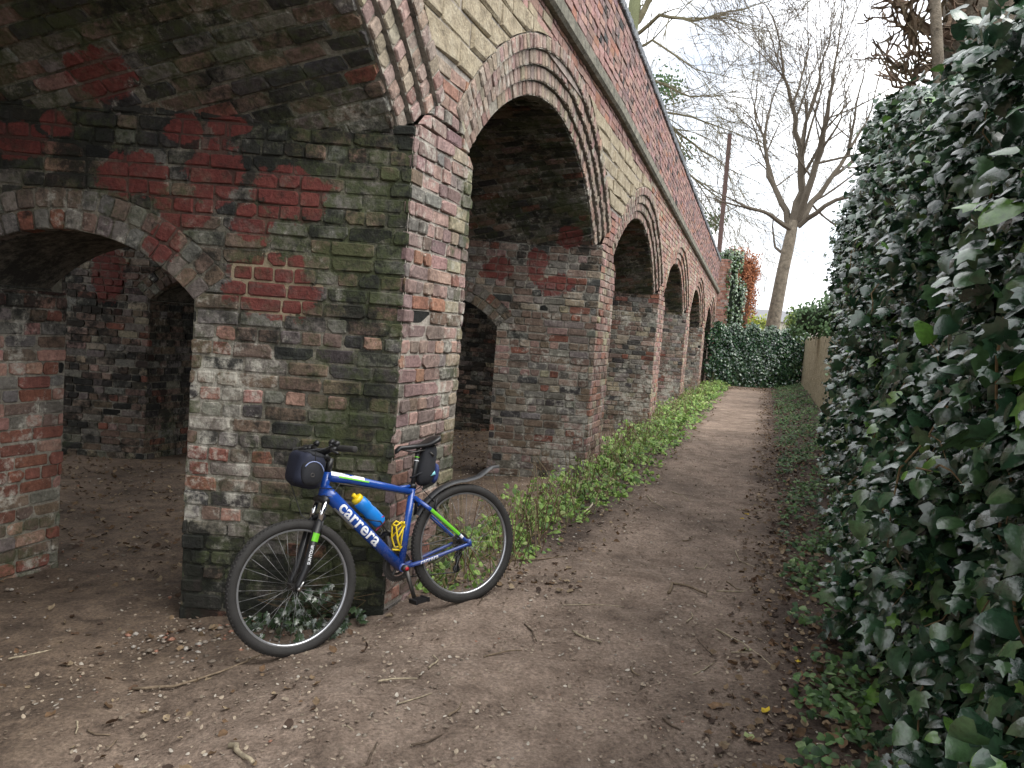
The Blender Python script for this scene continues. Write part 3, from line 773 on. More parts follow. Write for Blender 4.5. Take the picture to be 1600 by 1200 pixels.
# frame
mb = MB()
dt0, dt1 = HLOW + HD * .035, BB
mb.tube([dt0, dt0.lerp(dt1, .1), dt0.lerp(dt1, .5), dt1], [.035, .037, .034, .029], 22)
tt0, tt1 = HTOP - HD * .02, BB + SDIR * .415
mb.tube([tt0, tt0.lerp(tt1, .25) + Vector((0, 0, .006)), tt0.lerp(tt1, .6) + Vector((0, 0, .004)), tt1], [.028, .025, .021, .019], 18)
mb.tube([BB - SDIR * .0, BB + SDIR * .455], [.0205, .0195], 18)
mb.tube([BB + SDIR * .45 , tt0.lerp(tt1, .80) + Vector((0, 0, .006))], [.010, .009], 10)
mb.tube([HLOW, HTOP], [.024, .022], 18)
mb.tube([BB + Vector((0, -.036, 0)), BB + Vector((0, .036, 0))], .023, 18)
for s in (-1, 1):
    do = AX_R + Vector((0, .066 * s, 0))
    mb.tube([BB + Vector((-.02, .022 * s, .0)), BB + Vector((-.11, .038 * s, .005)), do + Vector((.03, 0, .0)), do], [.013, .012, .010, .009], 12)
    a = BB + SDIR * .385 + Vector((-.012, .016 * s, 0))
    mb.tube([a, a.lerp(do, .25) + Vector((0, .022 * s, 0)), a.lerp(do, .92), do + Vector((.0, 0, .02))], [.0125, .0125, .010, .008], 12)
    mb.tube([do + Vector((.006, 0, .028)), do + Vector((.0, 0, -.012))], [.014, .012], 10)
frame = bp('frame', mb, M_BLUE)
def strip(p0, p1, r0, r1, a0, a1, lift=.0012, n=8, m=8, ref=Vector((0, 1, 0)), taper=1.0):
    """part of a tube's skin: angles from the camera side (local +y)"""
    p0, p1 = Vector(p0), Vector(p1); T = (p1 - p0).normalized(); A = (ref - T * ref.dot(T)).normalized(); B = T.cross(A); mb = MB(); V = []
    for i in range(m + 1):
        f = i / m; k = 1 + (taper - 1) * f
        for j in range(n + 1):
            t = a0 * k + (a1 - a0) * k * j / n; V.append(p0.lerp(p1, f) + (A * math.cos(t) + B * math.sin(t)) * (r0 + (r1 - r0) * f + lift))
    mb.add(V, [(i * (n + 1) + j, i * (n + 1) + j + 1, (i + 1) * (n + 1) + j + 1, (i + 1) * (n + 1) + j) for i in range(m) for j in range(n)])
    return mb
def tube_text(name, txt, p0, dirv, r, size, mat, parent, ang=0., lift=.0016, shear=.15, spacing=1.0):
    cu = bpy.data.curves.new('lettering', 'FONT'); cu.body = txt; cu.size = size; cu.shear = shear; cu.space_character = spacing
    cu.align_x = 'LEFT'; cu.align_y = 'CENTER'; cu.offset = size * .022; cu.resolution_u = 3
    tmp = bpy.data.objects.new('tmp', cu); COL.objects.link(tmp); bpy.context.view_layer.update()
    me = bpy.data.meshes.new_from_object(tmp.evaluated_get(bpy.context.evaluated_depsgraph_get())); bpy.data.objects.remove(tmp); bpy.data.curves.remove(cu)
    bm = bmesh.new(); bm.from_mesh(me); bmesh.ops.triangulate(bm, faces=bm.faces); bmesh.ops.subdivide_edges(bm, edges=bm.edges, cuts=3)
    T = Vector(dirv).normalized(); ref = Vector((0, 1, 0)); A = (ref - T * ref.dot(T)).normalized(); B = A.cross(T)
    if B.z < 0: B = -B
    for v in bm.verts:
        t = v.co.y / r + ang; rr_ = r + lift
        v.co = Vector(p0) + T * v.co.x + A * (math.cos(t) * rr_) + B * (math.sin(t) * rr_)
    bm.to_mesh(me); bm.free(); me.name = name
    return put(name, me, mat, parent)
ddir = (dt1 - dt0).normalized()
tube_text('frame_lettering', 'carrera', dt0.lerp(dt1, .19), ddir, .0352, .098, M_WHITE, frame, shear=-.1, spacing=1.05)
cs_a = BB + Vector((-.10, .036, .005)); cs_b = AX_R + Vector((.03, .066, 0))
tube_text('stay_lettering', 'carrera', cs_b + (cs_a - cs_b).normalized() * .03 if False else cs_a, (cs_b - cs_a), .0115, .034, M_WHITE, frame, shear=.2, spacing=1.1)
ssa = BB + SDIR * .385 + Vector((-.012, .016, 0)); ssd = AX_R + Vector((0, .066, 0)); ssm = ssa.lerp(ssd, .25) + Vector((0, .022, 0))
bp('lime_stripe', strip(ssm, ssm.lerp(ssa.lerp(ssd, .92), .80), .0125, .0108, -.85, .85, .0016), M_GREEN, frame)
bp('white_mark', strip(ssm.lerp(ssa.lerp(ssd, .92), .82), ssm.lerp(ssa.lerp(ssd, .92), .9), .0108, .0104, -.8, .8, .0018), M_WHITE, frame)
q1 = tt0.lerp(tt1, .25) + Vector((0, 0, .006)); q2 = tt0.lerp(tt1, .6) + Vector((0, 0, .004))
bp('white_panel', strip(tt0.lerp(q1, .1), q1.lerp(q2, .45), .0275, .0235, -1.5, -.25, .0014, taper=.9), M_WHITE, frame)
bp('lime_stripe', strip(tt0.lerp(q1, .45), q1.lerp(q2, .6), .0262, .0227, -.35, -.02, .0026, taper=.9), M_GREEN, frame)
bp('grey_panel', strip(dt0.lerp(dt1, .17), dt0.lerp(dt1, .42), .0362, .0352, .95, 1.6, .0016), plain('silver_scuff_plate', (.35, .36, .38), .5, .3, .3, 40), frame)
tube_text('seat_tube_lettering', 'CS', BB + SDIR * .07, SDIR, .018, .026, M_WHITE, frame, shear=0)
# fork
mb = MB()
for s in (-1, 1):
    y = .052 * s; dro = AX_F + Vector((0, y, 0)); top = HB0 + HD * .33 + HP * .0
    mb.tube([dro - HD * .012, dro + HD * .02, HB0 + HP * .026 + HD * .10 + Vector((0, y, 0)), HB0 + HP * .012 + HD * .345 + Vector((0, y, 0))], [.014, .018, .0192, .0205], 14)
mb.tube([HB0 + HP * .012 + HD * .338 + Vector((0, -.052, 0)), HB0 + HP * -.018 + HD * .37 + Vector((0, -.03, 0)), HB0 + HP * -.018 + HD * .37 + Vector((0, .03, 0)), HB0 + HP * .012 + HD * .338 + Vector((0, .052, 0))], [.012, .014, .014, .012], 10)
mb.tube([HB0 + HD * .452 + Vector((0, -.066, 0)), HB0 + HD * .462 + Vector((0, 0, 0)), HB0 + HD * .452 + Vector((0, .066, 0))], [.018, .024, .018], 12)
fork = bp('fork', smb(mb), M_BLACK)
for s in (-1, 1):
    mb = MB(); y = .052 * s
    mb.tube([HB0 + HP * .01 + HD * .33 + Vector((0, y, 0)), HB0 + HD * .455 + Vector((0, y, 0))], .0138, 14); bp('stanchion', smb(mb), M_CHROME, fork)
    mb = MB(); b0 = HB0 + HP * -.012 + HD * .275 + Vector((0, y * .85, 0))
    mb.tube([b0, b0 + HD * .075 + Vector((0, s * .004, 0))], [.007, .005], 8); mb.tube([b0 + HD * .01 + Vector((0, -s * .018, 0)) - HP * .02, b0 + HD * .01 + Vector((0, -s * .018, 0)) + HP * .035], .006, 8)
    bp('brake_arm', smb(mb), M_BLACK, fork)
lp = HB0 + HP * .0212 + HD * .18 + Vector((0, .052, 0)); lq = HB0 + HP * .015 + HD * .28 + Vector((0, .052, 0))
bp('lime_badge', smb(strip(lp.lerp(lq, .62), lp.lerp(lq, 1.05), .0198, .0202, -1.0, 1.0, .0016)), M_GREEN, fork)
o = tube_text('fork_lettering', 'SUNTOUR', HB0 + HP * .024 + HD * .125 + Vector((0, .052, 0)), HD, .0192, .021, M_WHITE, fork, shear=0)
for v in o.data.vertices: v.co = steer(v.co)
mb = MB(); mb.tube([AX_F + Vector((0, .06, 0)), AX_F + Vector((0, .078, 0))], .010, 10); mb.tube([AX_F + Vector((0, .074, 0)), AX_F + HD * .04 - HP * .012 + Vector((0, .076, 0))], [.006, .005], 8)
bp('quick_release', smb(mb), M_STEEL, fork)
# bars
mb = MB(); BC = HTOP + HD * .095 + HP * .06
mb.tube([HTOP, HTOP + HD * .075], .018, 14); mb.tube([HTOP + HD * .06, BC], [.017, .016], 12); mb.tube([BC + Vector((0, -.022, 0)), BC + Vector((0, .022, 0))], .021, 14)
bp('stem', smb(mb), M_BLACK)
mb = MB(); BW = .31
def barp(y): return BC + HD * (.028 * sm(.04, .13, abs(y))) - HP * (.035 * max(0, abs(y) - .05) / .26) + Vector((0, y, 0))
mb.tube([barp(y) for y in (-BW, -.2, -.13, -.08, -.04, .04, .08, .13, .2, BW)], [.0112, .0112, .012, .014, .0155, .0155, .014, .012, .0112, .0112], 12)
hb = bp('handlebar', smb(mb), M_BLACK)
for s in (-1, 1):
    mb = MB(); pts = [barp(s * (BW + .004 - f * .135)) for f in (0, .03, .5, .97, 1)]
    mb.tube(pts, [.013, .0165, .0155, .0165, .0175], 14); bp('grip', smb(mb), M_RUBBER, hb)
    mb = MB(); c0 = barp(s * .155)
    mb.tube([c0 - HD * .004, c0 + HP * .03 - HD * .012], .012, 10); mb.tube([c0 + HP * .03 - HD * .012, c0 + HP * .05 - HD * .022 + Vector((0, s * .04, 0)), c0 + HP * .045 - HD * .035 + Vector((0, s * .115, 0))], [.008, .0065, .006], 8)
    bp('brake_lever', smb(mb), M_BLACK, hb)
    mb = MB(); mb.tube([c0 + Vector((0, -s * .03, 0)) + HD * .012, c0 + Vector((0, -s * .03, 0)) + HD * .035 - HP * .01], [.018, .013], 12); bp('shifter', smb(mb), M_BLACK, hb)
mb = MB(); b0 = barp(.09); mb.tube([b0 + HD * .01, b0 + HD * .035], [.012, .012], 10); mb.tube([b0 + HD * .034 + Vector((0, -.012, 0)), b0 + HD * .045 + Vector((0, .012, 0))], .013, 12); bp('bell', smb(mb), M_BLACK, hb)
mb = MB(); c0 = barp(-.13)
mb.tube([c0 + HP * .03, c0 + HP * .11 - HD * .03, c0 + HP * .13 - HD * .14, HB0 + HD * .36 + HP * .07 + Vector((0, -.05, 0)), HB0 + HD * .31 + HP * .0], .0026, 6)
c1 = barp(.13); mb.tube([c1 + HP * .03, c1 + HP * .10 - HD * .04, HTOP + HP * .06 - HD * .09 + Vector((0, .05, 0)), HLOW + Vector((-.05, .035, .03))], .0026, 6)
bp('front_cables', smb(mb), M_BLACK).name = 'cable'
mb = MB(); mb.tube([HLOW + Vector((.0, .03, .0)), dt0.lerp(dt1, .06) + Vector((0, .034, -.012)), tt0.lerp(tt1, .12) + Vector((0, .02, -.03)), tt0.lerp(tt1, .55) + Vector((0, .008, -.022)), tt0.lerp(tt1, .95) + Vector((0, .012, -.02)), ST + Vector((-.05, .025, -.0)), ssa.lerp(ssd, .12) + Vector((-.0, .02, .09)), ssa.lerp(ssd, .3) + Vector((-.03, -.01, .05))], .0026, 6)
bp('cable', mb, M_BLACK)
# seat
mb = MB(); mb.tube([ST - SDIR * .02, ST + SDIR * .205], .0138, 14); post = bp('seatpost', mb, M_BLACK)
mb = MB(); mb.tube([ST - SDIR * .008, ST + SDIR * .016], .0215, 14); bp('seat_clamp', mb, M_BLACK, post)
for dz, mm in ((.165, M_GREEN), (.145, M_WHITE)):
    mb = MB(); mb.tube([ST + SDIR * dz, ST + SDIR * (dz + .005)], .0146, 14); bp('post_band', mb, mm, post)
SAD = ST + SDIR * .25
mb = MB(); V = []; NS, NQ = 18, 16
for i in range(NS + 1):
    f = i / NS; x = SAD.x + .155 - .275 * f                # nose to tail
    hwid = .020 + .052 * sm(.35, .85, f); hwid *= math.sqrt(max(.02, 1 - max(0, (f - .9) / .1) ** 2 * .55)) * math.sqrt(max(.05, 1 - max(0, (.08 - f) / .08) ** 2 * .8))
    zt = SAD.z + .006 - .008 * math.sin(math.pi * min(1, f * 1.1)) + .022 * sm(.6, 1., f) - .02 * sm(.12, 0, f); th = .032 + .014 * sm(.5, .9, f)
    for j in range(NQ):
        a = 2 * math.pi * j / NQ; cy, cz_ = math.cos(a), math.sin(a)
        V.append(Vector((x, hwid * math.copysign(abs(cy) ** .75, cy), zt - th / 2 + th / 2 * math.copysign(abs(cz_) ** .7, cz_) * (1 if cz_ > 0 else .8) - .004 * (1 - abs(cy)) * (cz_ > 0))))
F = [(i * NQ + j, i * NQ + (j + 1) % NQ, (i + 1) * NQ + (j + 1) % NQ, (i + 1) * NQ + j) for i in range(NS) for j in range(NQ)] + [tuple(range(NQ - 1, -1, -1)), tuple(NS * NQ + j for j in range(NQ))]
mb.add(V, F); saddle = bp('saddle', mb, plain('black_saddle_vinyl', (.012, .012, .013), .4, 0, .2, 30))
mb = MB()
for s in (-1, 1): mb.tube([SAD + Vector((.11, s * .012, -.024)), SAD + Vector((.05, s * .022, -.045)), SAD + Vector((-.05, s * .024, -.045)), SAD + Vector((-.1, s * .035, -.022))], .0035, 8)
mb.tube([ST + SDIR * .2, SAD + Vector((0, 0, -.04))], .016, 10); bp('saddle_rail', mb, M_DKSTEEL, saddle)
# drivetrain
mb = MB(); ca = BB + Vector((0, .062, 0)); cb = BB + Vector((-.022, .078, -.168))
mb.tube([ca + Vector((0, -.02, 0)), ca + Vector((0, .012, 0))], .019, 14); mb.tube([ca, ca.lerp(cb, .5), cb], [.014, .0115, .012], 10)
crank = bp('crank', mb, M_DKSTEEL)
mb = MB(); mb.tube([ca + Vector((0, .012, 0)), ca + Vector((0, .017, 0))], .011, 12); bp('bolt_cap', mb, M_REDP, crank)
def pedal(p, s):
    mb = MB(); 
    for dx in (-.036, .036): mb.box((p.x + dx - .006, p.y, p.z - .011), (p.x + dx + .006, p.y + s * .085 if s > 0 else p.y, p.z + .011)) if s > 0 else mb.box((p.x + dx - .006, p.y - .085, p.z - .011), (p.x + dx + .006, p.y, p.z + .011))
    for k in range(7):
        yy = p.y + s * (.01 + .011 * k); mb.box((p.x - .034, min(yy, yy + s * .005), p.z - .009), (p.x + .034, max(yy, yy + s * .005), p.z + .009))
    mb.tube([p - Vector((0, s * .012, 0)), p + Vector((0, s * .08, 0))], .007, 8)
    return mb
bp('pedal', pedal(cb + Vector((0, .014, 0)), 1), M_BLACK, smooth=False)
mb = MB(); ca2 = BB + Vector((0, -.072, 0)); cb2 = BB + Vector((.022, -.084, .168)); mb.tube([ca2, cb2], [.014, .011], 10); bp('crank', mb, M_DKSTEEL)
bp('pedal', pedal(cb2 + Vector((0, -.014, 0)), -1), M_BLACK, smooth=False)
mb = MB()
for r, y in ((.086, -.048), (.068, -.041), (.05, -.055)):
    lathe(mb, [(r - .012, y - .0015), (r, y - .0015), (r, y + .0015), (r - .012, y + .0015)], BB, n=44)
    for i in range(44):
        t = 2 * math.pi * i / 44; e = Vector((math.cos(t), 0, math.sin(t))); mb.tube([BB + Vector((0, y, 0)) + e * r, BB + Vector((0, y, 0)) + e * (r + .004)], [.0028, .0012], 4)
for i in range(4):
    t = .6 + i * math.pi / 2; mb.tube([BB + Vector((0, -.05, 0)), BB + Vector((math.cos(t) * .07, -.047, math.sin(t) * .07))], [.01, .007], 8)
bp('chainring', mb, M_DKSTEEL, smooth=False)
mb = MB()
for i in range(7):
    r = .055 - i * .006; y = -.038 - i * .0042; lathe(mb, [(r - .01, y - .001), (r, y - .001), (r, y + .001), (r - .01, y + .001)], AX_R, n=28)
mb.tube([AX_R + Vector((0, -.066, 0)), AX_R + Vector((0, -.034, 0))], .02, 12); bp('cassette', mb, M_DKSTEEL, smooth=False)
mb = MB(); dj1 = AX_R + Vector((.012, -.062, -.075)); dj2 = AX_R + Vector((.04, -.058, -.15))
mb.tube([AX_R + Vector((0, -.075, -.01)), AX_R + Vector((-.008, -.078, -.045)), dj1], [.014, .013, .012], 8); mb.tube([dj1, dj2], [.012, .011], 8)
for c_ in (dj1, dj2): mb.tube([c_ + Vector((0, -.006, 0)), c_ + Vector((0, .006, 0))], .022, 14)
bp('rear_derailleur', mb, M_BLACK)
mb = MB(); cy = -.045
chain = [BB + Vector((math.cos(t) * .072, cy, math.sin(t) * .072)) for t in [math.radians(a) for a in range(95, -105, -15)]] + [BB + Vector((-.02, cy, -.07)), dj2 + Vector((.01, 0, -.02)), dj2 + Vector((-.02, 0, -.005)), dj1 + Vector((.024, 0, 0)), dj1 + Vector((.0, 0, .024)), AX_R + Vector((-.02, -.05, -.03)), AX_R + Vector((-.038, -.05, .0)), AX_R + Vector((.0, -.05, .038)), BB + Vector((0, cy, .072))]
mb.tube(chain, .0045, 6); bp('chain', mb, M_DKSTEEL)
# rear brake and mudguard
mb = MB()
for s in (-1, 1):
    a = ssa.lerp(ssd, .34); a = Vector((a.x, s * .045, a.z)); mb.tube([a, a + Vector((-.025, s * .004, .085))], [.008, .005], 8)
    mb.tube([a + Vector((-.02, -s * .016, .035)), a + Vector((.02, -s * .016, .005))], .0065, 8)
bp('rear_brake', mb, M_BLACK)
mb = MB(); V = []; sec = 9; gp = []
for a in range(38, 101, 6): gp.append((math.cos(math.radians(a)) * .372, WR + math.sin(math.radians(a)) * .372))
gp += [(-.11, WR + .372), (-.15, WR + .378), (-.185, WR + .394), (-.22, WR + .408), (-.26, WR + .414), (-.31, WR + .408)]
for i, (x, z) in enumerate(gp):
    wdt = .026 + .006 * sm(0, 8, i); wdt *= 1 if i < len(gp) - 3 else (.75 if i < len(gp) - 2 else (.45 if i < len(gp) - 1 else .08))
    x0_, z0_ = gp[max(0, i - 1)]; x1_, z1_ = gp[min(len(gp) - 1, i + 1)]; T2 = Vector((x1_ - x0_, 0, z1_ - z0_)).normalized(); N2 = Vector((-T2.z, 0, T2.x)); N2 = N2 if N2.z > 0 else -N2
    for j in range(sec):
        a = -1.15 + 2.3 * j / (sec - 1); V.append(Vector((x, 0, z)) + Vector((0, math.sin(a) / math.sin(1.15) * wdt, 0)) + N2 * ((math.cos(a) - 1) * .026))
n = len(gp); V += [v + Vector((0, 0, -.0025)) for v in V]; o_ = n * sec
F = [(i * sec + j, i * sec + j + 1, (i + 1) * sec + j + 1, (i + 1) * sec + j) for i in range(n - 1) for j in range(sec - 1)]
F += [tuple(q + o_ for q in f_[::-1]) for f_ in F]
mb.add(V, F); guard = bp('mudguard', mb, M_GUARD)
mb = MB(); mb.tube([ST + SDIR * -.03 + Vector((-.03, 0, -.03)), Vector((gp[0][0], 0, gp[0][1])), Vector((gp[2][0], 0, gp[2][1] - .004))], [.010, .012, .008], 8); bp('mudguard_bracket', mb, M_BLACK, guard)
# cages
mb = MB(); cn = Vector((SDIR.z, 0, -SDIR.x)); c0 = BB + SDIR * .11 + cn * .018
for s in (-1, 1):
    mb.tube([c0 + Vector((0, s * .01, 0)), c0 + cn * .02 + SDIR * -.01 + Vector((0, s * .034, 0)), c0 + cn * .045 + SDIR * .04 + Vector((0, s * .036, 0)), c0 + cn * .06 + SDIR * .11 + Vector((0, s * .025, 0)), c0 + cn * .035 + SDIR * .135 + Vector((0, s * .034, 0)), c0 + SDIR * .12 + Vector((0, s * .012, 0))], .0052, 8)
    mb.tube([c0 + SDIR * .12 + Vector((0, s * .012, 0)), c0 + cn * .045 + SDIR * .045 + Vector((0, s * .036, 0))], .0045, 8)
mb.tube([c0 - SDIR * .02, c0 + SDIR * .14], .0075, 8); mb.tube([c0 - SDIR * .02, c0 + cn * .05 - SDIR * .02], .006, 8); mb.tube([c0 + cn * .06 + SDIR * .11 + Vector((0, -.025, 0)), c0 + cn * .066 + SDIR * .115, c0 + cn * .06 + SDIR * .11 + Vector((0, .025, 0))], .005, 8)
bp('bottle_cage', mb, M_YEL)['label'] = 'empty yellow bottle cage on the seat tube'
dn = Vector((-ddir.z, 0, ddir.x)); dn = dn if dn.z > 0 else -dn
mb = MB(); d0 = dt0.lerp(dt1, .50) + dn * .036
mb.tube([d0 - ddir * .05, d0 + ddir * .10], .008, 8)
for s in (-1, 1): mb.tube([d0 + ddir * .10, d0 + ddir * .105 + dn * .04 + Vector((0, s * .03, 0)), d0 + ddir * .03 + dn * .05 + Vector((0, s * .04, 0)), d0 - ddir * .04 + Vector((0, s * .01, 0))], .004, 6)
bp('bottle_cage', mb, M_BLACK)['label'] = 'black bottle cage on the down tube'
# things carried by the bicycle
def world_obj(name, mb_list, label, cat):
    """thing carried on the bicycle: first mesh is its body"""
    root = tag(empty(name), label, cat); root.matrix_world = BM
    for nm, mb, mat in mb_list: mb.build(nm, mat, root, attrs=False, smooth=True)
    return root
bt0 = dt0.lerp(dt1, .29) + dn * .09; bt1 = bt0 + ddir * .185
b_ = MB(); b_.tube([bt0, bt0 + ddir * .012, bt0 + ddir * .06, bt0 + ddir * .07, bt0 + ddir * .085, bt0 + ddir * .10, bt0 + ddir * .175, bt1], [.031, .0375, .039, .036, .036, .039, .039, .033], 20)
cp_ = MB(); cp_.tube([bt0 - ddir * .022, bt0 - ddir * .018, bt0 + ddir * .004], [.024, .031, .033], 20)
nz_ = MB(); nz_.tube([bt0 - ddir * .045, bt0 - ddir * .04, bt0 - ddir * .018], [.010, .013, .011], 12)
lp_ = MB(); lp_.tube([bt0 + ddir * .15 + Vector((0, .036, .0)), bt0 + ddir * .16 + dn * .03 + Vector((0, .03, 0)), bt0 + ddir * .20 + dn * .02 + Vector((0, .0, 0)), bt0 + ddir * .19 - dn * .05 + Vector((0, .01, 0))], .003, 6)
world_obj('water_bottle', [('bottle_body', b_, M_BOTTLE), ('lid', cp_, M_YEL), ('spout', nz_, M_YEL), ('strap', lp_, plain('magenta_elastic', (.45, .02, .12), .6))], 'blue sports bottle with yellow lid held in the bicycle frame', 'bottle')
def blob(center, ax, ay, az, sx, sy, sz, p=2.6, n=20, m=12, bumps=.03, seed=1, taper=0.):
    r_ = random.Random(seed); mb = MB(); V = []
    ph = [r_.uniform(0, 6.28) for _ in range(4)]
    def sg(v, e): return math.copysign(abs(v) ** e, v)
    for i in range(m + 1):
        th = -math.pi / 2 + math.pi * i / m
        for j in range(n):
            f = 2 * math.pi * j / n; e = 2 / p
            x, y, z = sg(math.cos(th), e) * sg(math.cos(f), e), sg(math.cos(th), e) * sg(math.sin(f), e), sg(math.sin(th), e)
            k = 1 + bumps * (math.sin(3 * f + ph[0] + 2 * z) + math.sin(5 * z + ph[1] + f) + .6 * math.sin(7 * f + 4 * z + ph[2])); tp = 1 + taper * z
            V.append(Vector(center) + ax * (x * sx * k * tp) + ay * (y * sy * k * tp) + az * (z * sz * k))
    F = [(i * n + j, i * n + (j + 1) % n, (i + 1) * n + (j + 1) % n, (i + 1) * n + j) for i in range(m) for j in range(n)]
    mb.add(V, F); return mb
Yl = SR @ Vector((0, 1, 0)); Xf = SR @ HP; Zu = SR @ HD
bagc = steer(BC + HP * .066 - HD * .105)
body = blob(bagc, Xf, Yl, Zu, .076, .104, .09, 4.2, 28, 16, .03, 3)
lidb = blob(bagc + Zu * .076 - Xf * .012, Xf, Yl, Zu, .072, .098, .024, 2.6, 24, 8, .05, 5)
pock = blob(bagc + Yl * .092 - Zu * .012, Xf, Yl, Zu, .058, .03, .066, 2.6, 22, 12, .02, 8)
zip_ = MB(); zip_.tube([bagc + Yl * .116 + Xf * (.054 * math.cos(a)) + Zu * (-.01 + .054 * math.sin(a)) for a in [math.radians(v) for v in range(20, 165, 12)]], .0028, 6)
ring_ = MB(); lathe(ring_, [(.007, -.002), (.0115, -.002), (.0115, .002), (.007, .002)], bagc + Yl * .121 - Zu * .025 + Xf * .005, Yl, 18)
st1 = MB(); st1.tube([bagc + Zu * .085 + Xf * .05, bagc + Zu * .11 - Xf * .03, bagc + Zu * .12 - Xf * .07], .007, 6); st1.tube([bagc + Zu * .085 + Yl * .05 + Xf * .05, bagc + Zu * .115 + Yl * .05 - Xf * .03, bagc + Zu * .12 + Yl * .05 - Xf * .07], .007, 6)
world_obj('handlebar_bag', [('bag_body', body, M_NAVY), ('flap', lidb, M_FABRIC), ('side_pocket', pock, M_FABRIC), ('piping', zip_, plain('pale_blue_piping', (.25, .3, .5), .5)), ('eyelet', ring_, M_DKSTEEL), ('strap', st1, M_FABRIC)], 'black and navy bag strapped to the bicycle handlebar', 'bag')
X_, Y_, Z_ = Vector((1, 0, 0)), Vector((0, 1, 0)), Vector((0, 0, 1))
sb = ST + SDIR * .105 + Vector((-.072, 0, 0))
sp1 = blob(sb + Z_ * .01, (X_ + SDIR * .0).normalized(), Y_, SDIR, .054, .043, .12, 3.0, 22, 16, .025, 9, -.05)
sp2 = blob(sb + Vector((-.046, .0, -.048)), X_, Y_, SDIR, .02, .036, .055, 2.4, 16, 10, .04, 11)
tri = MB(); e = sb + Vector((.005, .0452, -.055)); tri.add([e, e + Vector((-.034, .0, .004)), e + Vector((-.03, -.001, .024)), e + Vector((0, -.004, 0)), e + Vector((-.034, -.004, .004)), e + Vector((-.03, -.005, .024))], [(0, 1, 2), (5, 4, 3), (0, 3, 4, 1), (1, 4, 5, 2), (2, 5, 3, 0)])
pull = MB(); pull.tube([sb + Vector((-.01, .044, .08)), sb + Vector((-.03, .047, .055))], [.004, .006], 6)
strap = MB(); strap.tube([ST + SDIR * .055 + Vector((.016, -.012, 0)), ST + SDIR * .055 + Vector((.018, .012, 0)), sb + Vector((.03, .038, -.02))], .006, 6)
world_obj('saddle_bag', [('bag_body', sp1, M_FABRIC), ('blue_pouch', sp2, plain('blue_printed_fabric', (.02, .035, .13), .7, 0, .8, 45)), ('printed_triangle', tri, M_CYAN), ('zip_pull', pull, M_DKSTEEL), ('strap', strap, M_FABRIC)], 'tall black bag hanging under the bicycle saddle', 'bag')
# ------------------------------------------------------------------ plants and loose things
def veg_mat(name, rough=.4, spec=.5, trans=0., var=.35, sheen=0):
    m, nt, b = new_mat(name); t = NT(nt); pos = t.n('ShaderNodeNewGeometry').outputs['Position']
    c = t.mix(1, t.attr('bc'), t.ramp(t.noise(pos, 45, 4, .6), [(.3, 1 - var), (.7, 1 + var)]), 'MULTIPLY')
    t.l(c, b.inputs['Base Color']); b.inputs['Roughness'].default_value = rough; b.inputs['Specular IOR Level'].default_value = spec
    t.l(t.bump(t.noise(pos, 120, 3), .25, .004), b.inputs['Normal'])
    if trans:
        tr = t.n('ShaderNodeBsdfTranslucent'); t.l(c, tr.inputs['Color']); mx_ = t.n('ShaderNodeMixShader'); mx_.inputs[0].default_value = trans
        t.l(b.outputs[0], mx_.inputs[1]); t.l(tr.outputs[0], mx_.inputs[2]); t.l(mx_.outputs[0], nt.nodes['Material Output'].inputs['Surface'])
    return m
M_IVY = veg_mat('glossy_ivy_leaf', .22, .85, .06); M_LEAF = veg_mat('soft_green_leaf', .55, .35, .25); M_DRY = veg_mat('dry_leaf', .8, .25, .15); M_BARK = veg_mat('bark', .9, .2, 0, .4); M_TRUNK = stone_mat('ridged_bark', (.075, .062, .045), (.17, .142, .105), (.25, .21, .155)); M_STONEBIT = veg_mat('small_stone', .85, .3, 0, .3)
def tmpl(out, cy, fold, curl=0.):
    V = [(0, cy, 0)] + [(x, y, -fold * abs(x) - curl * (y - cy) ** 2) for x, y in out]
    n = len(out); return np.array(V), np.array([(0, 1 + i, 1 + (i + 1) % n) for i in range(n)])
_h = [(.24, -.13), (.50, .06), (.34, .25), (.47, .58), (.20, .60)]
IVY = tmpl([(0, 0)] + _h + [(0, 1.0)] + [(-x, y) for x, y in _h[::-1]], .36, .28, .22)
_h2 = [(.30, -.08), (.46, .12), (.42, .38), (.27, .70)]
IVY2 = tmpl([(0, .02)] + _h2 + [(0, .98)] + [(-x, y) for x, y in _h2[::-1]], .38, .32, .3)
_h3 = [(.26, .16), (.34, .45), (.22, .78)]
OVAL = tmpl([(0, 0)] + _h3 + [(0, 1)] + [(-x, y) for x, y in _h3[::-1]], .45, .3, .25)
DRYT = (np.array([(0, .4, .0), (0, 0, .05), (.3, .1, .16), (.38, .5, .2), (.2, .8, .1), (0, 1, .25), (-.24, .8, .02), (-.4, .45, .22), (-.22, .1, .1)]), np.array([(0, 1 + i, 1 + (i + 1) % 8) for i in range(8)]))
def unit(a): return a / np.maximum(np.linalg.norm(a, axis=-1, keepdims=True), 1e-9)
def leaf_frames(N, down, spread):
    """per-leaf axes: n normal, y along the leaf, x across"""
    n = unit(N + nrg.normal(0, spread, N.shape)); d = unit(down + nrg.normal(0, .45, N.shape))
    y = unit(d - n * np.sum(d * n, -1, keepdims=True)); x = np.cross(y, n); return x, y, n
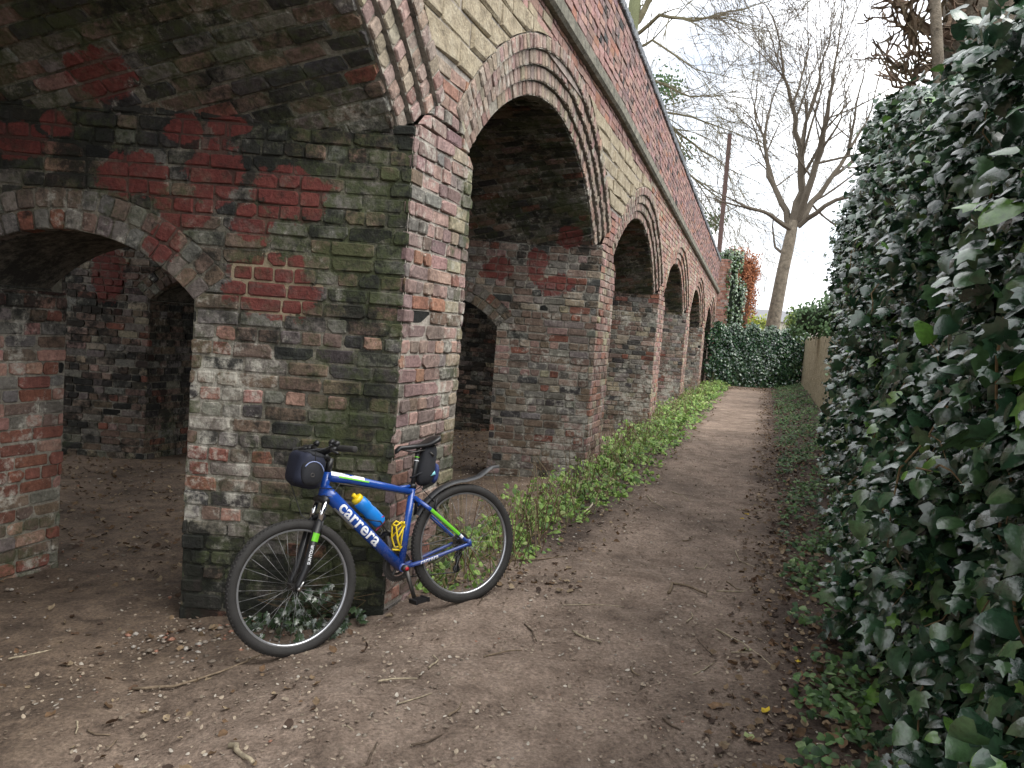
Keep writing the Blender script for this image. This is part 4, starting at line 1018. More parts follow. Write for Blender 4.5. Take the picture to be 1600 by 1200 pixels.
def leaf_arr(P, N, S, tm, down=(0, 0, -1), spread=.35, frames=None):
    V0, F0 = tm; k = len(V0); P = np.asarray(P)
    x, y, n = frames if frames is not None else leaf_frames(np.asarray(N, float), np.broadcast_to(np.asarray(down, float), P.shape), spread)
    loc = V0 - np.array([0, .0, 0])
    W = P[:, None, :] + S[:, None, None] * (x[:, None, :] * loc[None, :, 0:1] + y[:, None, :] * loc[None, :, 1:2] + n[:, None, :] * loc[None, :, 2:3])
    F = F0[None] + (np.arange(len(P)) * k)[:, None, None]
    return W.reshape(-1, 3), F.reshape(-1, 3), len(F0)
def leaf_obj(name, P, N, S, C, tm, mat, parent=None, down=(0, 0, -1), spread=.35, org=None):
    V, F, k = leaf_arr(P, N, S, tm, down, spread)
    if org is not None: V = V - np.array(org)
    return put(name, fast_mesh(name, V, F, np.repeat(C, k, axis=0)), mat, parent)
def colmix(n, cols, w, var=.25):
    cols = np.array(cols); i = nrg.choice(len(cols), n, p=np.array(w) / sum(w)); return np.clip(cols[i] * (1 + nrg.uniform(-var, var, (n, 1))), .003, 1)
IVYC = [(.020, .052, .026), (.032, .076, .036), (.052, .108, .042), (.014, .036, .021)]
def gpt(px, py):
    """point on the ground seen at a pixel"""
    a, b = ray(px, py); Y = 1.2
    while Y < 60 and CAM_H + b * Y > gz(a * Y, Y): Y += .03
    return Vector((a * Y, Y, gz(a * Y, Y)))
def qx(q, y): return T_ * y - C_ + q

# --- the big ivy hedge beside the path
def hedge_top(y): return np.interp(y, [0.3, 2.3, 3.5, 4.5, 5.9, 8, 9.5, 11, 12.2], [2.65, 2.65, 2.8, 3.02, 3.45, 4.0, 3.95, 3.6, 3.0])
def hedge_o(y, z):
    o = np.interp(z, [0, .5, 1.5, 3, 4.2], [.70, .66, .66, .74, .95])
    o = o + .10 * np.sin(1.9 * y + 1.2 * z) * np.sin(2.3 * z + .7 * y + 1) + .06 * np.sin(4.7 * y - 3.1 * z) + .04 * np.sin(9 * y + 5 * z)
    return o + np.interp(y, [5, 9, 12.2], [0, .26, .75]) * np.interp(z, [0, 1.6, 3], [1, .8, .25])
hedge = tag(empty('ivy_hedge', (qx(.7 + C_, 5), 5, gz(qx(.7 + C_, 5), 5))), 'tall dark green ivy hedge with glossy leaves close beside the path', 'hedge')
HO = np.array(hedge.location)
NL = 50000
yy = 1.15 + 10.8 * nrg.random(NL) ** 1.35; zz = nrg.random(NL) * (hedge_top(yy) + .05)
top_n = 3200
yt = 1.2 + 10.6 * nrg.random(top_n); zt = hedge_top(yt) + nrg.normal(-.05, .12, top_n)
dep = np.abs(nrg.normal(0, .15, NL)); dep = np.where(nrg.random(NL) < .12, -nrg.random(NL) * .12, dep)
keep = zz > np.interp(yy, [8.3, 9.5, 12.2], [0, .2, 2.2])
yy, zz, dep = yy[keep], zz[keep], dep[keep]
oo = hedge_o(yy, zz) + dep
P1 = np.stack([T_ * yy + oo, yy, zz + gz_arr(T_ * yy + oo, yy) * .8], -1)
ot = hedge_o(yt, zt) + nrg.random(top_n) * .9 - .1
P2 = np.stack([T_ * yt + ot, yt, zt + .1], -1)
P = np.concatenate([P1, P2]); n = len(P)
dist = np.linalg.norm(P - np.array([0, 0, CAM_H]), axis=1)
ok = dist > .95; P = P[ok]; dist = dist[ok]; n = len(P)
S = .028 + .056 * nrg.random(n) ** 1.7; S = S * np.where(nrg.random(n) < .10, 1.55, 1.) * np.interp(P[:, 1], [1, 3, 6], [1.0, 1.05, .95]); S = np.minimum(S, np.interp(P[:, 1], [1.2, 2.2], [.085, .115]))
Nn = np.tile(np.array([-.62, -.30, .75]), (n, 1)); Nn[len(Nn) - int(top_n * .9):, 2] += .5
C = colmix(n, IVYC, [3, 3, 1.0, 2])
young = nrg.random(n) < .04; C[young] = colmix(int(young.sum()), [(.09, .19, .035)], [1])
fr = leaf_frames(Nn, np.tile(np.array([-.45, -.2, -1.]), (n, 1)), .62)
# the largest ones singly
cosv = np.abs(np.sum(fr[2] * unit(P - np.array([0, 0, CAM_H])), 1)); D = P - np.array([0, 0, CAM_H])
zc = D[:, 1] * _cp + D[:, 2] * _sp; a_ = D[:, 0] / zc; b_2 = (-D[:, 1] * _sp + D[:, 2] * _cp) / zc; Xp = a_ * _cr + b_2 * _sr; Yp = -a_ * _sr + b_2 * _cr
surf = np.concatenate([dep, np.zeros(top_n)])[ok] < .06
scr = np.where((np.abs(Xp) < .66) & (np.abs(Yp) < .5) & (zc > .6) & surf, S * S * cosv / dist ** 2, 0)
order = np.argsort(-scr); single = order[:300]; rest = np.setdiff1d(np.arange(n), single)
for tm, sel in ((IVY, rest[::2]), (IVY2, rest[1::2])):
    V, F, k = leaf_arr(P[sel], None, S[sel], tm, frames=tuple(f[sel] for f in fr))
    o = put('foliage', fast_mesh('foliage', V - HO, F, np.repeat(C[sel], k, 0)), M_IVY, hedge); o['kind'] = 'stuff'
def subdiv_leaf(tm):
    V0, F0 = tm; bm = bmesh.new(); vv = [bm.verts.new(tuple(v)) for v in V0]
    for f in F0: bm.faces.new([vv[i] for i in f])
    bm.edges.ensure_lookup_table()
    me = bpy.data.meshes.new('leaf'); bm.to_mesh(me); bm.free(); return me
leaf_meshes = []
for tm in (IVY, IVY2):
    for c in IVYC + [(.09, .19, .035)]:
        me = subdiv_leaf(tm); add_attr(me, 'bc', [c] * len(me.polygons)); me.materials.append(M_IVY); me.polygons.foreach_set('use_smooth', [True] * len(me.polygons)); leaf_meshes.append(me)
for i in single:
    j = rng.choice((0, 1, 2, 5, 6, 7)) if not young[i] else rng.choice((4, 9))
    o = bpy.data.objects.new('leaf', leaf_meshes[j]); COL.objects.link(o); o.parent = hedge
    x, y, nn_ = (f[i] for f in fr); s = S[i]; p = P[i] - HO
    o.matrix_local = Matrix(((x[0] * s, y[0] * s, nn_[0] * s, p[0]), (x[1] * s, y[1] * s, nn_[1] * s, p[1]), (x[2] * s, y[2] * s, nn_[2] * s, p[2]), (0, 0, 0, 1)))
# dark backing sheet closing the gaps behind the leaves
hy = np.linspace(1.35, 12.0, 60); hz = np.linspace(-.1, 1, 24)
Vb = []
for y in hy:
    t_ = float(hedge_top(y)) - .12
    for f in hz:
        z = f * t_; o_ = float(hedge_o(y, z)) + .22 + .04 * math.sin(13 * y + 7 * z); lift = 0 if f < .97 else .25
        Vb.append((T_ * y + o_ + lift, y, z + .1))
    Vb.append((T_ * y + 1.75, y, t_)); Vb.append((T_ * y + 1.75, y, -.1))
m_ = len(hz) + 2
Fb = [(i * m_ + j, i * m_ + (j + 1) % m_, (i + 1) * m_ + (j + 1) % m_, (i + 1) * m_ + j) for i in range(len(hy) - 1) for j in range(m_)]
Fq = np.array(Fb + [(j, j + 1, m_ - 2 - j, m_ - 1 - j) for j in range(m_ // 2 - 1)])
put('dark_backing', fast_mesh('dark_backing', np.array(Vb) - HO, Fq, np.tile(np.array([[.016, .015, .010]]), (len(Fq), 1))), M_BARK, hedge)
for i in range(46):                                         # trailing stems
    y = 1.4 + 8.1 * rng.random() ** 1.3; z = rng.uniform(.2, 2.6); pts = []; dy, dz = rng.uniform(-.5, .5), rng.uniform(-.8, .8)
    for k in range(6):
        yk, zk = y + dy * k / 5 + rng.uniform(-.04, .04), max(.1, z + dz * k / 5 + rng.uniform(-.04, .04)); pts.append(Vector((T_ * yk + float(hedge_o(yk, zk)) - .03 + rng.uniform(-.03, .05), yk, zk + .12)) - Vector(HO))
    mb = MB(); mb.tube(pts, [.0042, .004, .0035, .003, .0022, .0012], 5, (.20, .14, .075)); mb.build('stem', M_BARK, hedge)

# --- ground cover
def scatter_q(n, q0, q1, y0, y1, pw=1.0):
    y = y0 + (y1 - y0) * nrg.random(n) ** pw; q = q0 + (q1 - q0) * nrg.random(n); x = T_ * y - C_ + q; return x, y, gz_arr(x, y)
def clump(x, y, s1, s2, seed): return .5 + .5 * np.sin(x * s1 + seed) * np.sin(y * s2 + 1.3 * seed) + .25 * np.sin(2.7 * x * s1 + y * s2 + seed)
x, y, z = scatter_q(46000, -.45, 1.0, 4.65, 26.5, 1.5)
q = x - T_ * y + C_
qe = q + np.interp(y, [4.7, 6, 8.5], [.42, .25, 0])
env = np.interp(qe, [-.45, -.1, .15, .5, .78, .95], [.08, .35, .75, 1, .45, 0]) * np.interp(y, [4.6, 5.3], [.25, 1])
cl = clump(x, y, 6, 4, 2.)
ok = nrg.random(len(x)) < env * np.clip(cl * 1.5 - .25, .03, 1); x, y, z, cl, q, qe = x[ok], y[ok], z[ok], cl[ok], q[ok], qe[ok]
hgt = nrg.random(len(x)) * (.03 + .15 * np.clip(cl, 0, 1)) * np.interp(qe, [0, .55, .85], [1.2, .8, .25]) * np.interp(y, [4.6, 7, 14], [.8, 1.1, 1.35])
P = np.stack([x, y, z + hgt], -1); n = len(P)
C = colmix(n, [(.17, .29, .06), (.27, .40, .10), (.10, .18, .05), (.32, .38, .14), (.20, .15, .09)], [3, 3, 1.8, 1, .6]); S = (.02 + .055 * nrg.random(n) ** 1.6) * np.interp(y, [5, 20], [1, 1.5])
ob = leaf_obj('verge_plants', P, np.tile([.2, -.5, .9], (n, 1)), S, C, OVAL, M_LEAF, None, (.3, -.6, -.3), .55); tag(ob, 'bright green leafy weeds growing along the foot of the viaduct', 'weeds', kind='stuff')
BLADE = (np.array([(-.04, 0, 0), (.04, 0, 0), (.03, .5, .06), (-.03, .5, .06), (0, 1, .25)]), np.array([(0, 1, 2), (0, 2, 3), (3, 2, 4)]))
x, y, z = scatter_q(2600, -.05, .7, 4.7, 26, 1.5); kk = nrg.random(len(x)) < np.clip(clump(x, y, 5, 3, 5.) * 1.3, .02, 1) * np.interp(x - T_ * y + C_ + np.interp(y, [4.7, 6, 8.5], [.42, .25, 0]), [0, .6, .9], [1, .8, 0]); x, y, z = x[kk], y[kk], z[kk]; m = len(x)
dg = unit(nrg.normal(0, .45, (m, 3)) + np.array([.15, -.1, 1.])); ob = leaf_obj('verge_grass', np.stack([x, y, z - .01], -1), np.tile([0, -1., .2], (m, 1)) + nrg.normal(0, .6, (m, 3)), nrg.uniform(.08, .22, m), colmix(m, [(.16, .24, .06), (.30, .26, .13), (.24, .19, .11), (.10, .17, .04)], [2, 1.6, 1.4, 1.5]), BLADE, M_LEAF, None, dg, .1); tag(ob, 'tufts of green and straw coloured grass along the viaduct foot', 'grass', kind='stuff')
mb = MB()
for i in range(420):                                        # dry stalks and brambles
    yb = 4.8 + 20 * rng.random() ** 1.4; xb = qx(rng.uniform(-.1, .6), yb); zb = gz(xb, yb); L = rng.uniform(.25, .8); an = rng.uniform(0, 6.28); arch_ = rng.uniform(.1, .6)
    pts = [Vector((xb + math.cos(an) * arch_ * L * f, yb + math.sin(an) * arch_ * L * f, zb + L * (f - .45 * f * f * arch_ * 1.6) + rng.uniform(-.01, .01))) for f in (0, .3, .6, .85, 1)]
    mb.tube(pts, [.003, .0028, .0024, .0018, .001], 4, rng.choice(((.22, .16, .10), (.15, .09, .06), (.28, .22, .14), (.12, .10, .05))))
tag(mb.build('dry_stalks', M_BARK), 'thin dry stalks and brambles standing among the verge weeds', 'stalks', kind='stuff')
def low_ivy(name, n, q0, q1, y0, y1, hmax, smin, smax, label, pw=1.4, seed=1., cols=None, dens=1.):
    x, y, z = scatter_q(n, q0, q1, y0, y1, pw); q = x - T_ * y + C_
    ok = nrg.random(n) < np.clip(clump(x, y, 7, 5, seed) * 2.2 - .75, .02, 1) * np.interp(q, [q0, q0 + .25, q1], [.25, 1, 1]) * dens
    x, y, z = x[ok], y[ok], z[ok]; m = len(x); P = np.stack([x, y, z + .012 + hmax * nrg.random(m) ** 1.6], -1)
    ob = leaf_obj(name, P, np.tile([-.15, -.25, 1.], (m, 1)), nrg.uniform(smin, smax, m), colmix(m, cols or [(.06, .12, .04), (.095, .18, .055), (.04, .085, .035), (.17, .25, .10)], [3, 3, 2, 1]), IVY2, M_LEAF, None, (.2, -1, 0), .4)
    return tag(ob, label, 'ivy', kind='stuff')
low_ivy('ground_ivy', 20000, 2.3, 3.25, 2.1, 26, .10, .024, .050, 'low ivy creeping over the soil under the tall ivy hedge', 1.6, 3.)
ivp = empty('ivy_plant', (-1.0, 4.22, gz(-1.0, 4.22))); tag(ivp, 'small ivy plant at the pier foot behind the bicycle wheel', 'ivy')
m = 210; x = nrg.normal(-1.03, .16, m); x = np.clip(x, -1.36, -.74); y = 4.30 - np.abs(nrg.normal(0, .14, m)) - .02; z = gz_arr(x, y) + .02 + .24 * nrg.random(m) ** 1.5 * np.exp(-((x + .98) / .22) ** 2)
leaf_obj('foliage', np.stack([x, y, z], -1), np.tile([.1, -.8, .6], (m, 1)), nrg.uniform(.03, .055, m), colmix(m, [(.025, .045, .022), (.04, .065, .03), (.055, .07, .04)], [2, 2, 1]), IVY, M_IVY, ivp, org=ivp.location)['kind'] = 'stuff'
mb = MB()
for i in range(14):
    x0_ = rng.uniform(-1.25, -.8); pts = [Vector((x0_ + rng.uniform(-.06, .06) * k, 4.29 - rng.uniform(.0, .05) * k, gz(x0_, 4.2) + .05 * k)) - Vector(ivp.location) for k in range(5)]; mb.tube(pts, .002, 4, (.1, .07, .04))
mb.build('stem', M_BARK, ivp)
# --- leaf litter, chips and stones
def litter(name, x, y, smin, smax, cols, w, label, cat, tm=DRYT, mat=None, lift=.004, tilt=.35):
    m = len(x); z = gz_arr(x, y); near_ = (y > 1.5) & (y < 14)
    P = np.stack([x, y, z + lift + .006 * near_ * nrg.random(m)], -1); d = unit(nrg.normal(0, 1, (m, 3)) * np.array([1, 1, .05]))
    ob = leaf_obj(name, P, np.tile([0, 0, 1.], (m, 1)), nrg.uniform(smin, smax, m), colmix(m, cols, w), tm, mat or M_DRY, None, d, tilt); return tag(ob, label, cat, kind='stuff')
BROWN = [(.13, .08, .045), (.09, .055, .035), (.20, .14, .085), (.26, .20, .13), (.06, .04, .03)]
xa, ya, _ = scatter_q(8000, 1.95, 3.1, 2.1, 25, 1.5); k_ = nrg.random(len(xa)) < np.interp(xa - T_ * ya + C_, [1.95, 2.35, 3.1], [.2, 1, .8]); xa, ya = xa[k_], ya[k_]
xb, yb, _ = scatter_q(1500, -.2, 1.05, 4.6, 25, 1.3)
xi = nrg.uniform(-6, -1.2, 2200); yi = nrg.uniform(5.0, 9.1, 2200); xo = nrg.uniform(-3.6, -.6, 260); yo = nrg.uniform(2.4, 5.0, 260)
xe, ye, _ = scatter_q(900, .2, 3.0, 24.5, 26.8)
xw = nrg.uniform(-3, 0.0, 1500); yw = nrg.uniform(9.5, 13.9, 1500)
litter('leaf_litter', np.concatenate([xa, xb, xi, xo, xe, xw]), np.concatenate([ya, yb, yi, yo, ye, yw]), .014, .055, BROWN, [3, 1.6, 3, 2, 1.4], 'scattered brown dead leaves and scraps along the path edges', 'leaf litter')
xc_, yc_, _ = scatter_q(15000, -1.6, 2.6, 2.0, 13, 1.5)
litter('wood_chips', xc_, yc_, .006, .026, [(.34, .28, .21), (.24, .19, .145), (.14, .105, .08), (.42, .38, .32)], [3, 3, 1.2, 1], 'tiny pale chips and leaf scraps trodden into the path', 'debris', OVAL)
def stones(x, y, r):
    V0 = np.array([(1, 0, 0), (-1, 0, 0), (0, 1, 0), (0, -1, 0), (0, 0, 1), (0, 0, -1), (.62, .62, .5), (-.62, .62, .45), (.62, -.62, .55), (-.6, -.62, .5)], float)
    F0 = np.array([(0, 6, 4), (6, 2, 4), (2, 7, 4), (7, 1, 4), (1, 9, 4), (9, 3, 4), (3, 8, 4), (8, 0, 4), (0, 2, 6), (2, 1, 7), (1, 3, 9), (3, 0, 8), (2, 0, 5), (1, 2, 5), (3, 1, 5), (0, 3, 5)])
    m = len(x); an = nrg.uniform(0, 6.28, m); W = V0[None] * (1 + nrg.uniform(-.3, .3, (m, 10, 3))); W = W * (r[:, None, None] * np.stack([nrg.uniform(.7, 1.4, m), nrg.uniform(.7, 1.2, m), nrg.uniform(.4, .8, m)], -1)[:, None, :])
    X = W[..., 0] * np.cos(an)[:, None] - W[..., 1] * np.sin(an)[:, None]; Yv = W[..., 0] * np.sin(an)[:, None] + W[..., 1] * np.cos(an)[:, None]
    Q = np.stack([X + x[:, None], Yv + y[:, None], W[..., 2] + gz_arr(x, y)[:, None] + (r * .25)[:, None]], -1)
    return Q.reshape(-1, 3), (F0[None] + (np.arange(m) * 10)[:, None, None]).reshape(-1, 3)
xs = np.concatenate([nrg.normal(-1.5, .25, 130), nrg.uniform(-3.2, 1.5, 1100), nrg.uniform(-4.8, -1.6, 500)]); ys = np.concatenate([nrg.normal(3.98, .13, 130), 2.2 + 4 * nrg.random(1100), nrg.uniform(4.6, 8.8, 500)])
rs = np.concatenate([nrg.uniform(.005, .019, 130), .003 + .010 * nrg.random(1100) ** 3, .004 + .016 * nrg.random(500) ** 2])
V, F = stones(xs, ys, rs); cst = colmix(len(xs), [(.26, .22, .18), (.17, .14, .11), (.36, .33, .29), (.25, .13, .09)], [3, 3, 1.5, 1])
tag(put('gravel', fast_mesh('gravel', V, F, np.repeat(cst, 16, 0)), M_STONEBIT), 'small stones and brick crumbs around the foot of the pier', 'gravel', kind='stuff')
# --- sticks one can tell apart
def stick(pxs, r, col, label, cat='stick', name='fallen_stick', group=None, branch=None):
    pts = []
    for (a, b) in pxs: pts.append(gpt(a, b) + Vector((0, 0, r * 1.1)))
    fine = []
    for i in range(len(pts) - 1):
        for f in (0, .34, .67): p = pts[i].lerp(pts[i + 1], f); fine.append(p + Vector((rng.uniform(-1, 1) * r * .6, rng.uniform(-1, 1) * r * .6, rng.uniform(0, .6) * r)))
    fine.append(pts[-1]); m = len(fine); org = fine[0].copy()
    mb = MB(); mb.tube([p - org for p in fine], [r * (1 - .45 * i / m) for i in range(m)], 7, col)
    if branch:
        bp_ = [gpt(a, b) + Vector((0, 0, r)) - org for a, b in branch]; mb.tube(bp_, [r * .6, r * .4], 5, col)
    o = mb.build(name, M_BARK, None, smooth=True); o.location = org
    return tag(o, label, cat, group)
SC1, SC2, SC3 = (.17, .13, .09), (.10, .075, .055), (.32, .27, .19)
stick([(1045, 930), (1050, 917), (1075, 921), (1104, 931)], .011, SC1, 'hooked greyish stick lying alone near the middle of the path')
stick([(912, 803), (922, 795), (929, 782), (922, 775)], .010, (.45, .40, .30), 'pale curved stick lying at the edge of the green weeds')
stick([(798, 878), (842, 877), (886, 872)], .007, SC1, 'forked twig lying on the mud beside the bicycle rear wheel', branch=[(845, 876), (848, 866)])
stick([(205, 1080), (270, 1076), (330, 1060), (372, 1044), (408, 1028)], .007, SC1, 'long thin curving twig lying ahead of the bicycle front wheel')
stick([(362, 1175), (374, 1186), (395, 1202)], .012, SC3, 'thick broken pale stick lying on the trodden earth')
stick([(1119, 987), (1160, 1007), (1204, 1043)], .006, SC3, 'long straight pale twig at the edge of the leaf litter')
GR = 'thin twigs fallen on the path'; LB = 'thin dry twig fallen on the trodden earth path'
for pxs in ([(590, 1067), (612, 1064), (652, 1064)], [(620, 1107), (650, 1098), (675, 1088)], [(642, 1170), (668, 1162), (690, 1152)], [(541, 1138), (552, 1148), (556, 1160), (553, 1180)], [(574, 1198), (582, 1180), (589, 1163)], [(755, 1030), (790, 1022), (815, 1018)],
            [(670, 1046), (684, 1034), (675, 1025)], [(12, 1035), (50, 1025), (96, 1016)], [(135, 1148), (150, 1150), (172, 1154)], [(165, 1176), (172, 1170), (183, 1163)], [(119, 1130), (122, 1140), (118, 1150)], [(895, 990), (915, 1000), (940, 1006)], [(1010, 775), (1018, 785), (1040, 797)], [(1050, 770), (1065, 775), (1078, 785)],
            [(1148, 862), (1155, 878), (1180, 888)], [(1066, 848), (1076, 846), (1086, 840)], [(1085, 890), (1100, 892), (1112, 876)], [(1135, 912), (1150, 922), (1170, 928)], [(1083, 1058), (1100, 1052), (1116, 1040)], [(1072, 977), (1082, 968), (1080, 960)], [(1090, 1003), (1100, 1015), (1112, 1027)], [(1035, 1125), (1050, 1137), (1063, 1146)],
            [(1142, 1022), (1170, 1022), (1200, 1027)], [(1120, 926), (1160, 928), (1200, 915)], [(985, 1046), (990, 1056), (1000, 1060)], [(820, 980), (832, 992), (838, 1004)], [(745, 950), (752, 940), (757, 930)], [(1150, 798), (1180, 800), (1210, 796)], [(880, 948), (930, 946), (975, 950)], [(700, 1122), (716, 1112), (722, 1100)]):
    stick(pxs, rng.uniform(.0035, .006), rng.choice((SC1, SC2, SC3, SC1)), LB, 'twig', 'fallen_twig', GR)
# --- single big leaves on the ground
def ground_leaf(px, py, s, col, label, cat='leaf', name='fallen_leaf', group=None):
    p = gpt(px, py); V0, F0 = DRYT; me = bpy.data.meshes.new(name); sub = [(v[0] * s, (v[1] - .4) * s, v[2] * s * .9 + .006) for v in V0]; me.from_pydata(sub, [], [tuple(f) for f in F0.tolist()]); add_attr(me, 'bc', [col] * len(me.polygons)); me.materials.append(M_DRY)
    o = put(name, me); o.location = p; o.rotation_euler = (rng.uniform(-.2, .2), rng.uniform(-.2, .2), rng.uniform(0, 6.28)); tag(o, label, cat, group)
for (px, py, s) in ((1298, 884, .085), (1329, 968, .12), (1121, 1112, .085), (1250, 1062, .075), (1300, 1158, .08), (1262, 1110, .07), (1205, 1010, .05), (1175, 1165, .07)):
    ground_leaf(px, py, s, jc((.20, .12, .07)), 'large curled brown leaf lying among the litter by the hedge', group='large brown leaves by the hedge')
for (px, py, s) in ((1167, 806, .05), (1160, 812, .04), (1246, 1040, .04), (1196, 1115, .05)): ground_leaf(px, py, s, (.55, .40, .04), 'small yellow leaf lying at the path edge', group='yellow leaves at the path edge')
for (px, py, s) in ((1167, 1020, .05), (1170, 1160, .055)): ground_leaf(px, py, s, (.30, .36, .16), 'pale green leaf lying on the dark soil', group='pale green leaves on the soil')
# --- board fence beyond the hedge
FO = 1.27
fence = tag(empty('board_fence', (T_ * 10 + FO, 10, gz(T_ * 10 + FO, 10))), 'mossy upright board fence running along the path past the hedge', 'fence')
FOV = Vector(fence.location); bmesh_v = []
M_WOOD = stone_mat('weathered_mossy_wood', (.20, .18, .11), (.36, .32, .22), (.46, .40, .28))
for c in range(3):
    mb = MB(); w_ = (.112, .118, .106)[c]; mb.add([Vector(v) for v in ((0, 0, 0), (0, w_, 0), (-.022, w_, 0), (-.008, 0, 0), (0, 0, 1.64), (0, w_, 1.63), (-.022, w_, 1.63), (-.008, 0, 1.64))], [(3, 2, 1, 0), (4, 5, 6, 7), (0, 1, 5, 4), (1, 2, 6, 5), (2, 3, 7, 6), (3, 0, 4, 7)])
    me = mb.mesh('board', attrs=False); me.materials.append(M_WOOD); bmesh_v.append(me)
s_ = 9.2 * K_; i = 0
FANG = -math.atan(T_)
while s_ < 27.3 * K_:
    y_ = s_ / K_; x_ = T_ * y_ + FO; o = bpy.data.objects.new('board', bmesh_v[i % 3]); COL.objects.link(o); o.parent = fence
    o.location = Vector((x_, y_, gz(x_, y_) - .06 + rng.uniform(-.012, .012))) - FOV; o.rotation_euler = (rng.uniform(-.008, .008), rng.uniform(-.008, .008), FANG); s_ += .108; i += 1
for k_ in range(7):
    y_ = 9.6 + 2.9 * k_; x_ = T_ * y_ + FO + .07; mb = MB(); g = gz(x_, y_); mb.box((x_ - .02 - FOV.x, y_ - .05 - FOV.y, g - .2 - FOV.z), (x_ + .08 - FOV.x, y_ + .05 - FOV.y, g + 1.55 - FOV.z)); mb.build('post', M_WOOD, fence, attrs=False)
for h in (.35, 1.3):
    mb = MB(); pts = [Vector((T_ * y_ + FO + .03, y_, gz(T_ * y_ + FO, y_) + h)) - FOV for y_ in np.arange(9.3, 27.3, 1.5)]; mb.tube(pts, .035, 4); mb.build('rail', M_WOOD, fence, attrs=False)
# --- leafy masses
def leafy(name, boxes, n, smin, smax, cols, w, label, cat, mat, tm=IVY2, core=(.01, .014, .008), base=(0, 0, 0), trunk=None, spread=.5, normal=(-.1, -1, .35), group=None, shell=.75, ex=.62):
    """boxes: (centre, half sizes) ellipsoid-ish masses"""
    root = tag(empty(name, base), label, cat, group); bv = np.array(base); P = []; N = []
    for (c, h) in boxes:
        k_ = int(n * (h[0] * h[2]) / sum(b[1][0] * b[1][2] for b in boxes)); d = unit(nrg.normal(0, 1, (k_, 3))); d = np.sign(d) * np.abs(d) ** ex
        if ex < .5:
            d = nrg.uniform(-1, 1, (k_, 3)); fc = nrg.random(k_); d[:, 1] = np.where(fc < .72, -1, d[:, 1]); d[:, 2] = np.where((fc >= .72) & (fc < .9), 1, d[:, 2]); d[:, 0] = np.where(fc >= .9, np.sign(d[:, 0]), d[:, 0])
        r = shell + (1 - shell + .12) * nrg.random((k_, 1)); P.append(np.array(c) + d * r * np.array(h) * (1 + .1 * np.sin(9 * d[:, :1] + 7 * d[:, 2:3]))); N.append(unit(d + np.array(normal) * .8))
    P = np.concatenate(P); N = np.concatenate(N); m = len(P)
    o = leaf_obj('foliage', P, N, nrg.uniform(smin, smax, m), colmix(m, cols, w), tm, mat, root, spread=spread, org=base); o['kind'] = 'stuff'
    mb = MB()
    for (c, h) in boxes:
        b_3 = blob(Vector(c) - Vector(base), X_, Y_, Z_, h[0] * shell * .92, h[1] * shell * .92, h[2] * shell * .92, 3.2, 20, 12, .05, 4); mb.add(b_3.v, b_3.f, core)
    mb.build('inner_mass', M_BARK, root)  # solid filler blobs in the core tone, behind the leaves
    if trunk:
        mb = MB(); mb.tube([Vector(p) - Vector(base) for p in trunk[0]], trunk[1], 8, (.12, .09, .06)); mb.build('trunk', M_BARK, root)
    return root
FG = gz(8.3, 26.8)
leafy('ivy_hedge', [((7.55, 26.9, FG + 1.0), (.78, .28, 1.0)), ((8.75, 26.9, FG + 1.0), (.85, .28, 1.0)), ((9.6, 26.95, FG + .95), (.45, .25, .93))], 9500, .06, .115, IVYC + [(.05, .10, .035)], [3, 3, 1.5, 1, 1], 'clipped dark ivy hedge closing the far end of the path', 'hedge', M_IVY, base=(8.4, 26.9, FG), normal=(0, -1, .6), ex=.3, shell=.93)
leafy('climbing_ivy', [((7.75, 28.6, 3.6), (.22, .3, 1.5)), ((8.05, 28.95, 3.1), (.4, .3, 1.1)), ((7.75, 28.8, 4.85), (.45, .4, .4))], 3000, .06, .11, [(.03, .06, .028), (.05, .10, .035), (.08, .14, .04)], [2, 2, 1], 'green ivy climbing the brick pilaster at the viaduct end', 'ivy', M_IVY, base=(7.8, 28.8, .3), trunk=([(7.8, 28.8, .2), (7.8, 28.8, 3.5)], [.05, .03]))
leafy('beech_hedge', [((8.5, 30.2, 2.6), (.62, .6, 2.6)), ((8.72, 30.4, 4.2), (.62, .5, 1.25)), ((8.4, 30.4, 5.0), (.42, .4, .5))], 9000, .05, .09, [(.32, .12, .055), (.24, .085, .04), (.40, .18, .09), (.18, .07, .035)], [3, 2, 1.5, 1], 'tall russet beech hedge of dead leaves behind the pilaster', 'hedge', M_DRY, OVAL, core=(.10, .045, .025), base=(8.6, 30.2, .3), trunk=([(8.6, 30.2, .2), (8.6, 30.2, 4)], [.06, .03]))
bq = at(1268, 497, 19); leafy('evergreen_shrub', [((bq.x + .15, 19.4, bq.z - .05), (.45, .5, .42)), ((bq.x + .75, 19.0, bq.z + .1), (.6, .6, .6))], 2400, .05, .1, [(.06, .12, .045), (.10, .17, .07), (.04, .08, .03)], [2, 2, 1], 'bushy green shrub spilling over the top of the board fence', 'shrub', M_LEAF, OVAL, core=(.02, .03, .015), base=(bq.x + .6, 18.6, gz(bq.x + .6, 18.6)), trunk=([(bq.x + .6, 18.6, .3), (bq.x + .5, 18.6, bq.z - .4)], [.06, .03]))
g1 = at(1186, 492, 44); leafy('golden_conifer', [((g1.x, 44, g1.z - 1.6), (1.1, 1, 1.7))], 1500, .1, .2, [(.30, .34, .04), (.22, .27, .04)], [1, 1], 'yellow green conifer beyond the end hedge by the beech', 'conifer', M_LEAF, OVAL, core=(.08, .1, .02), base=(g1.x, 44, .6), trunk=([(g1.x, 44, .4), (g1.x, 44, g1.z - 1)], [.1, .05]))
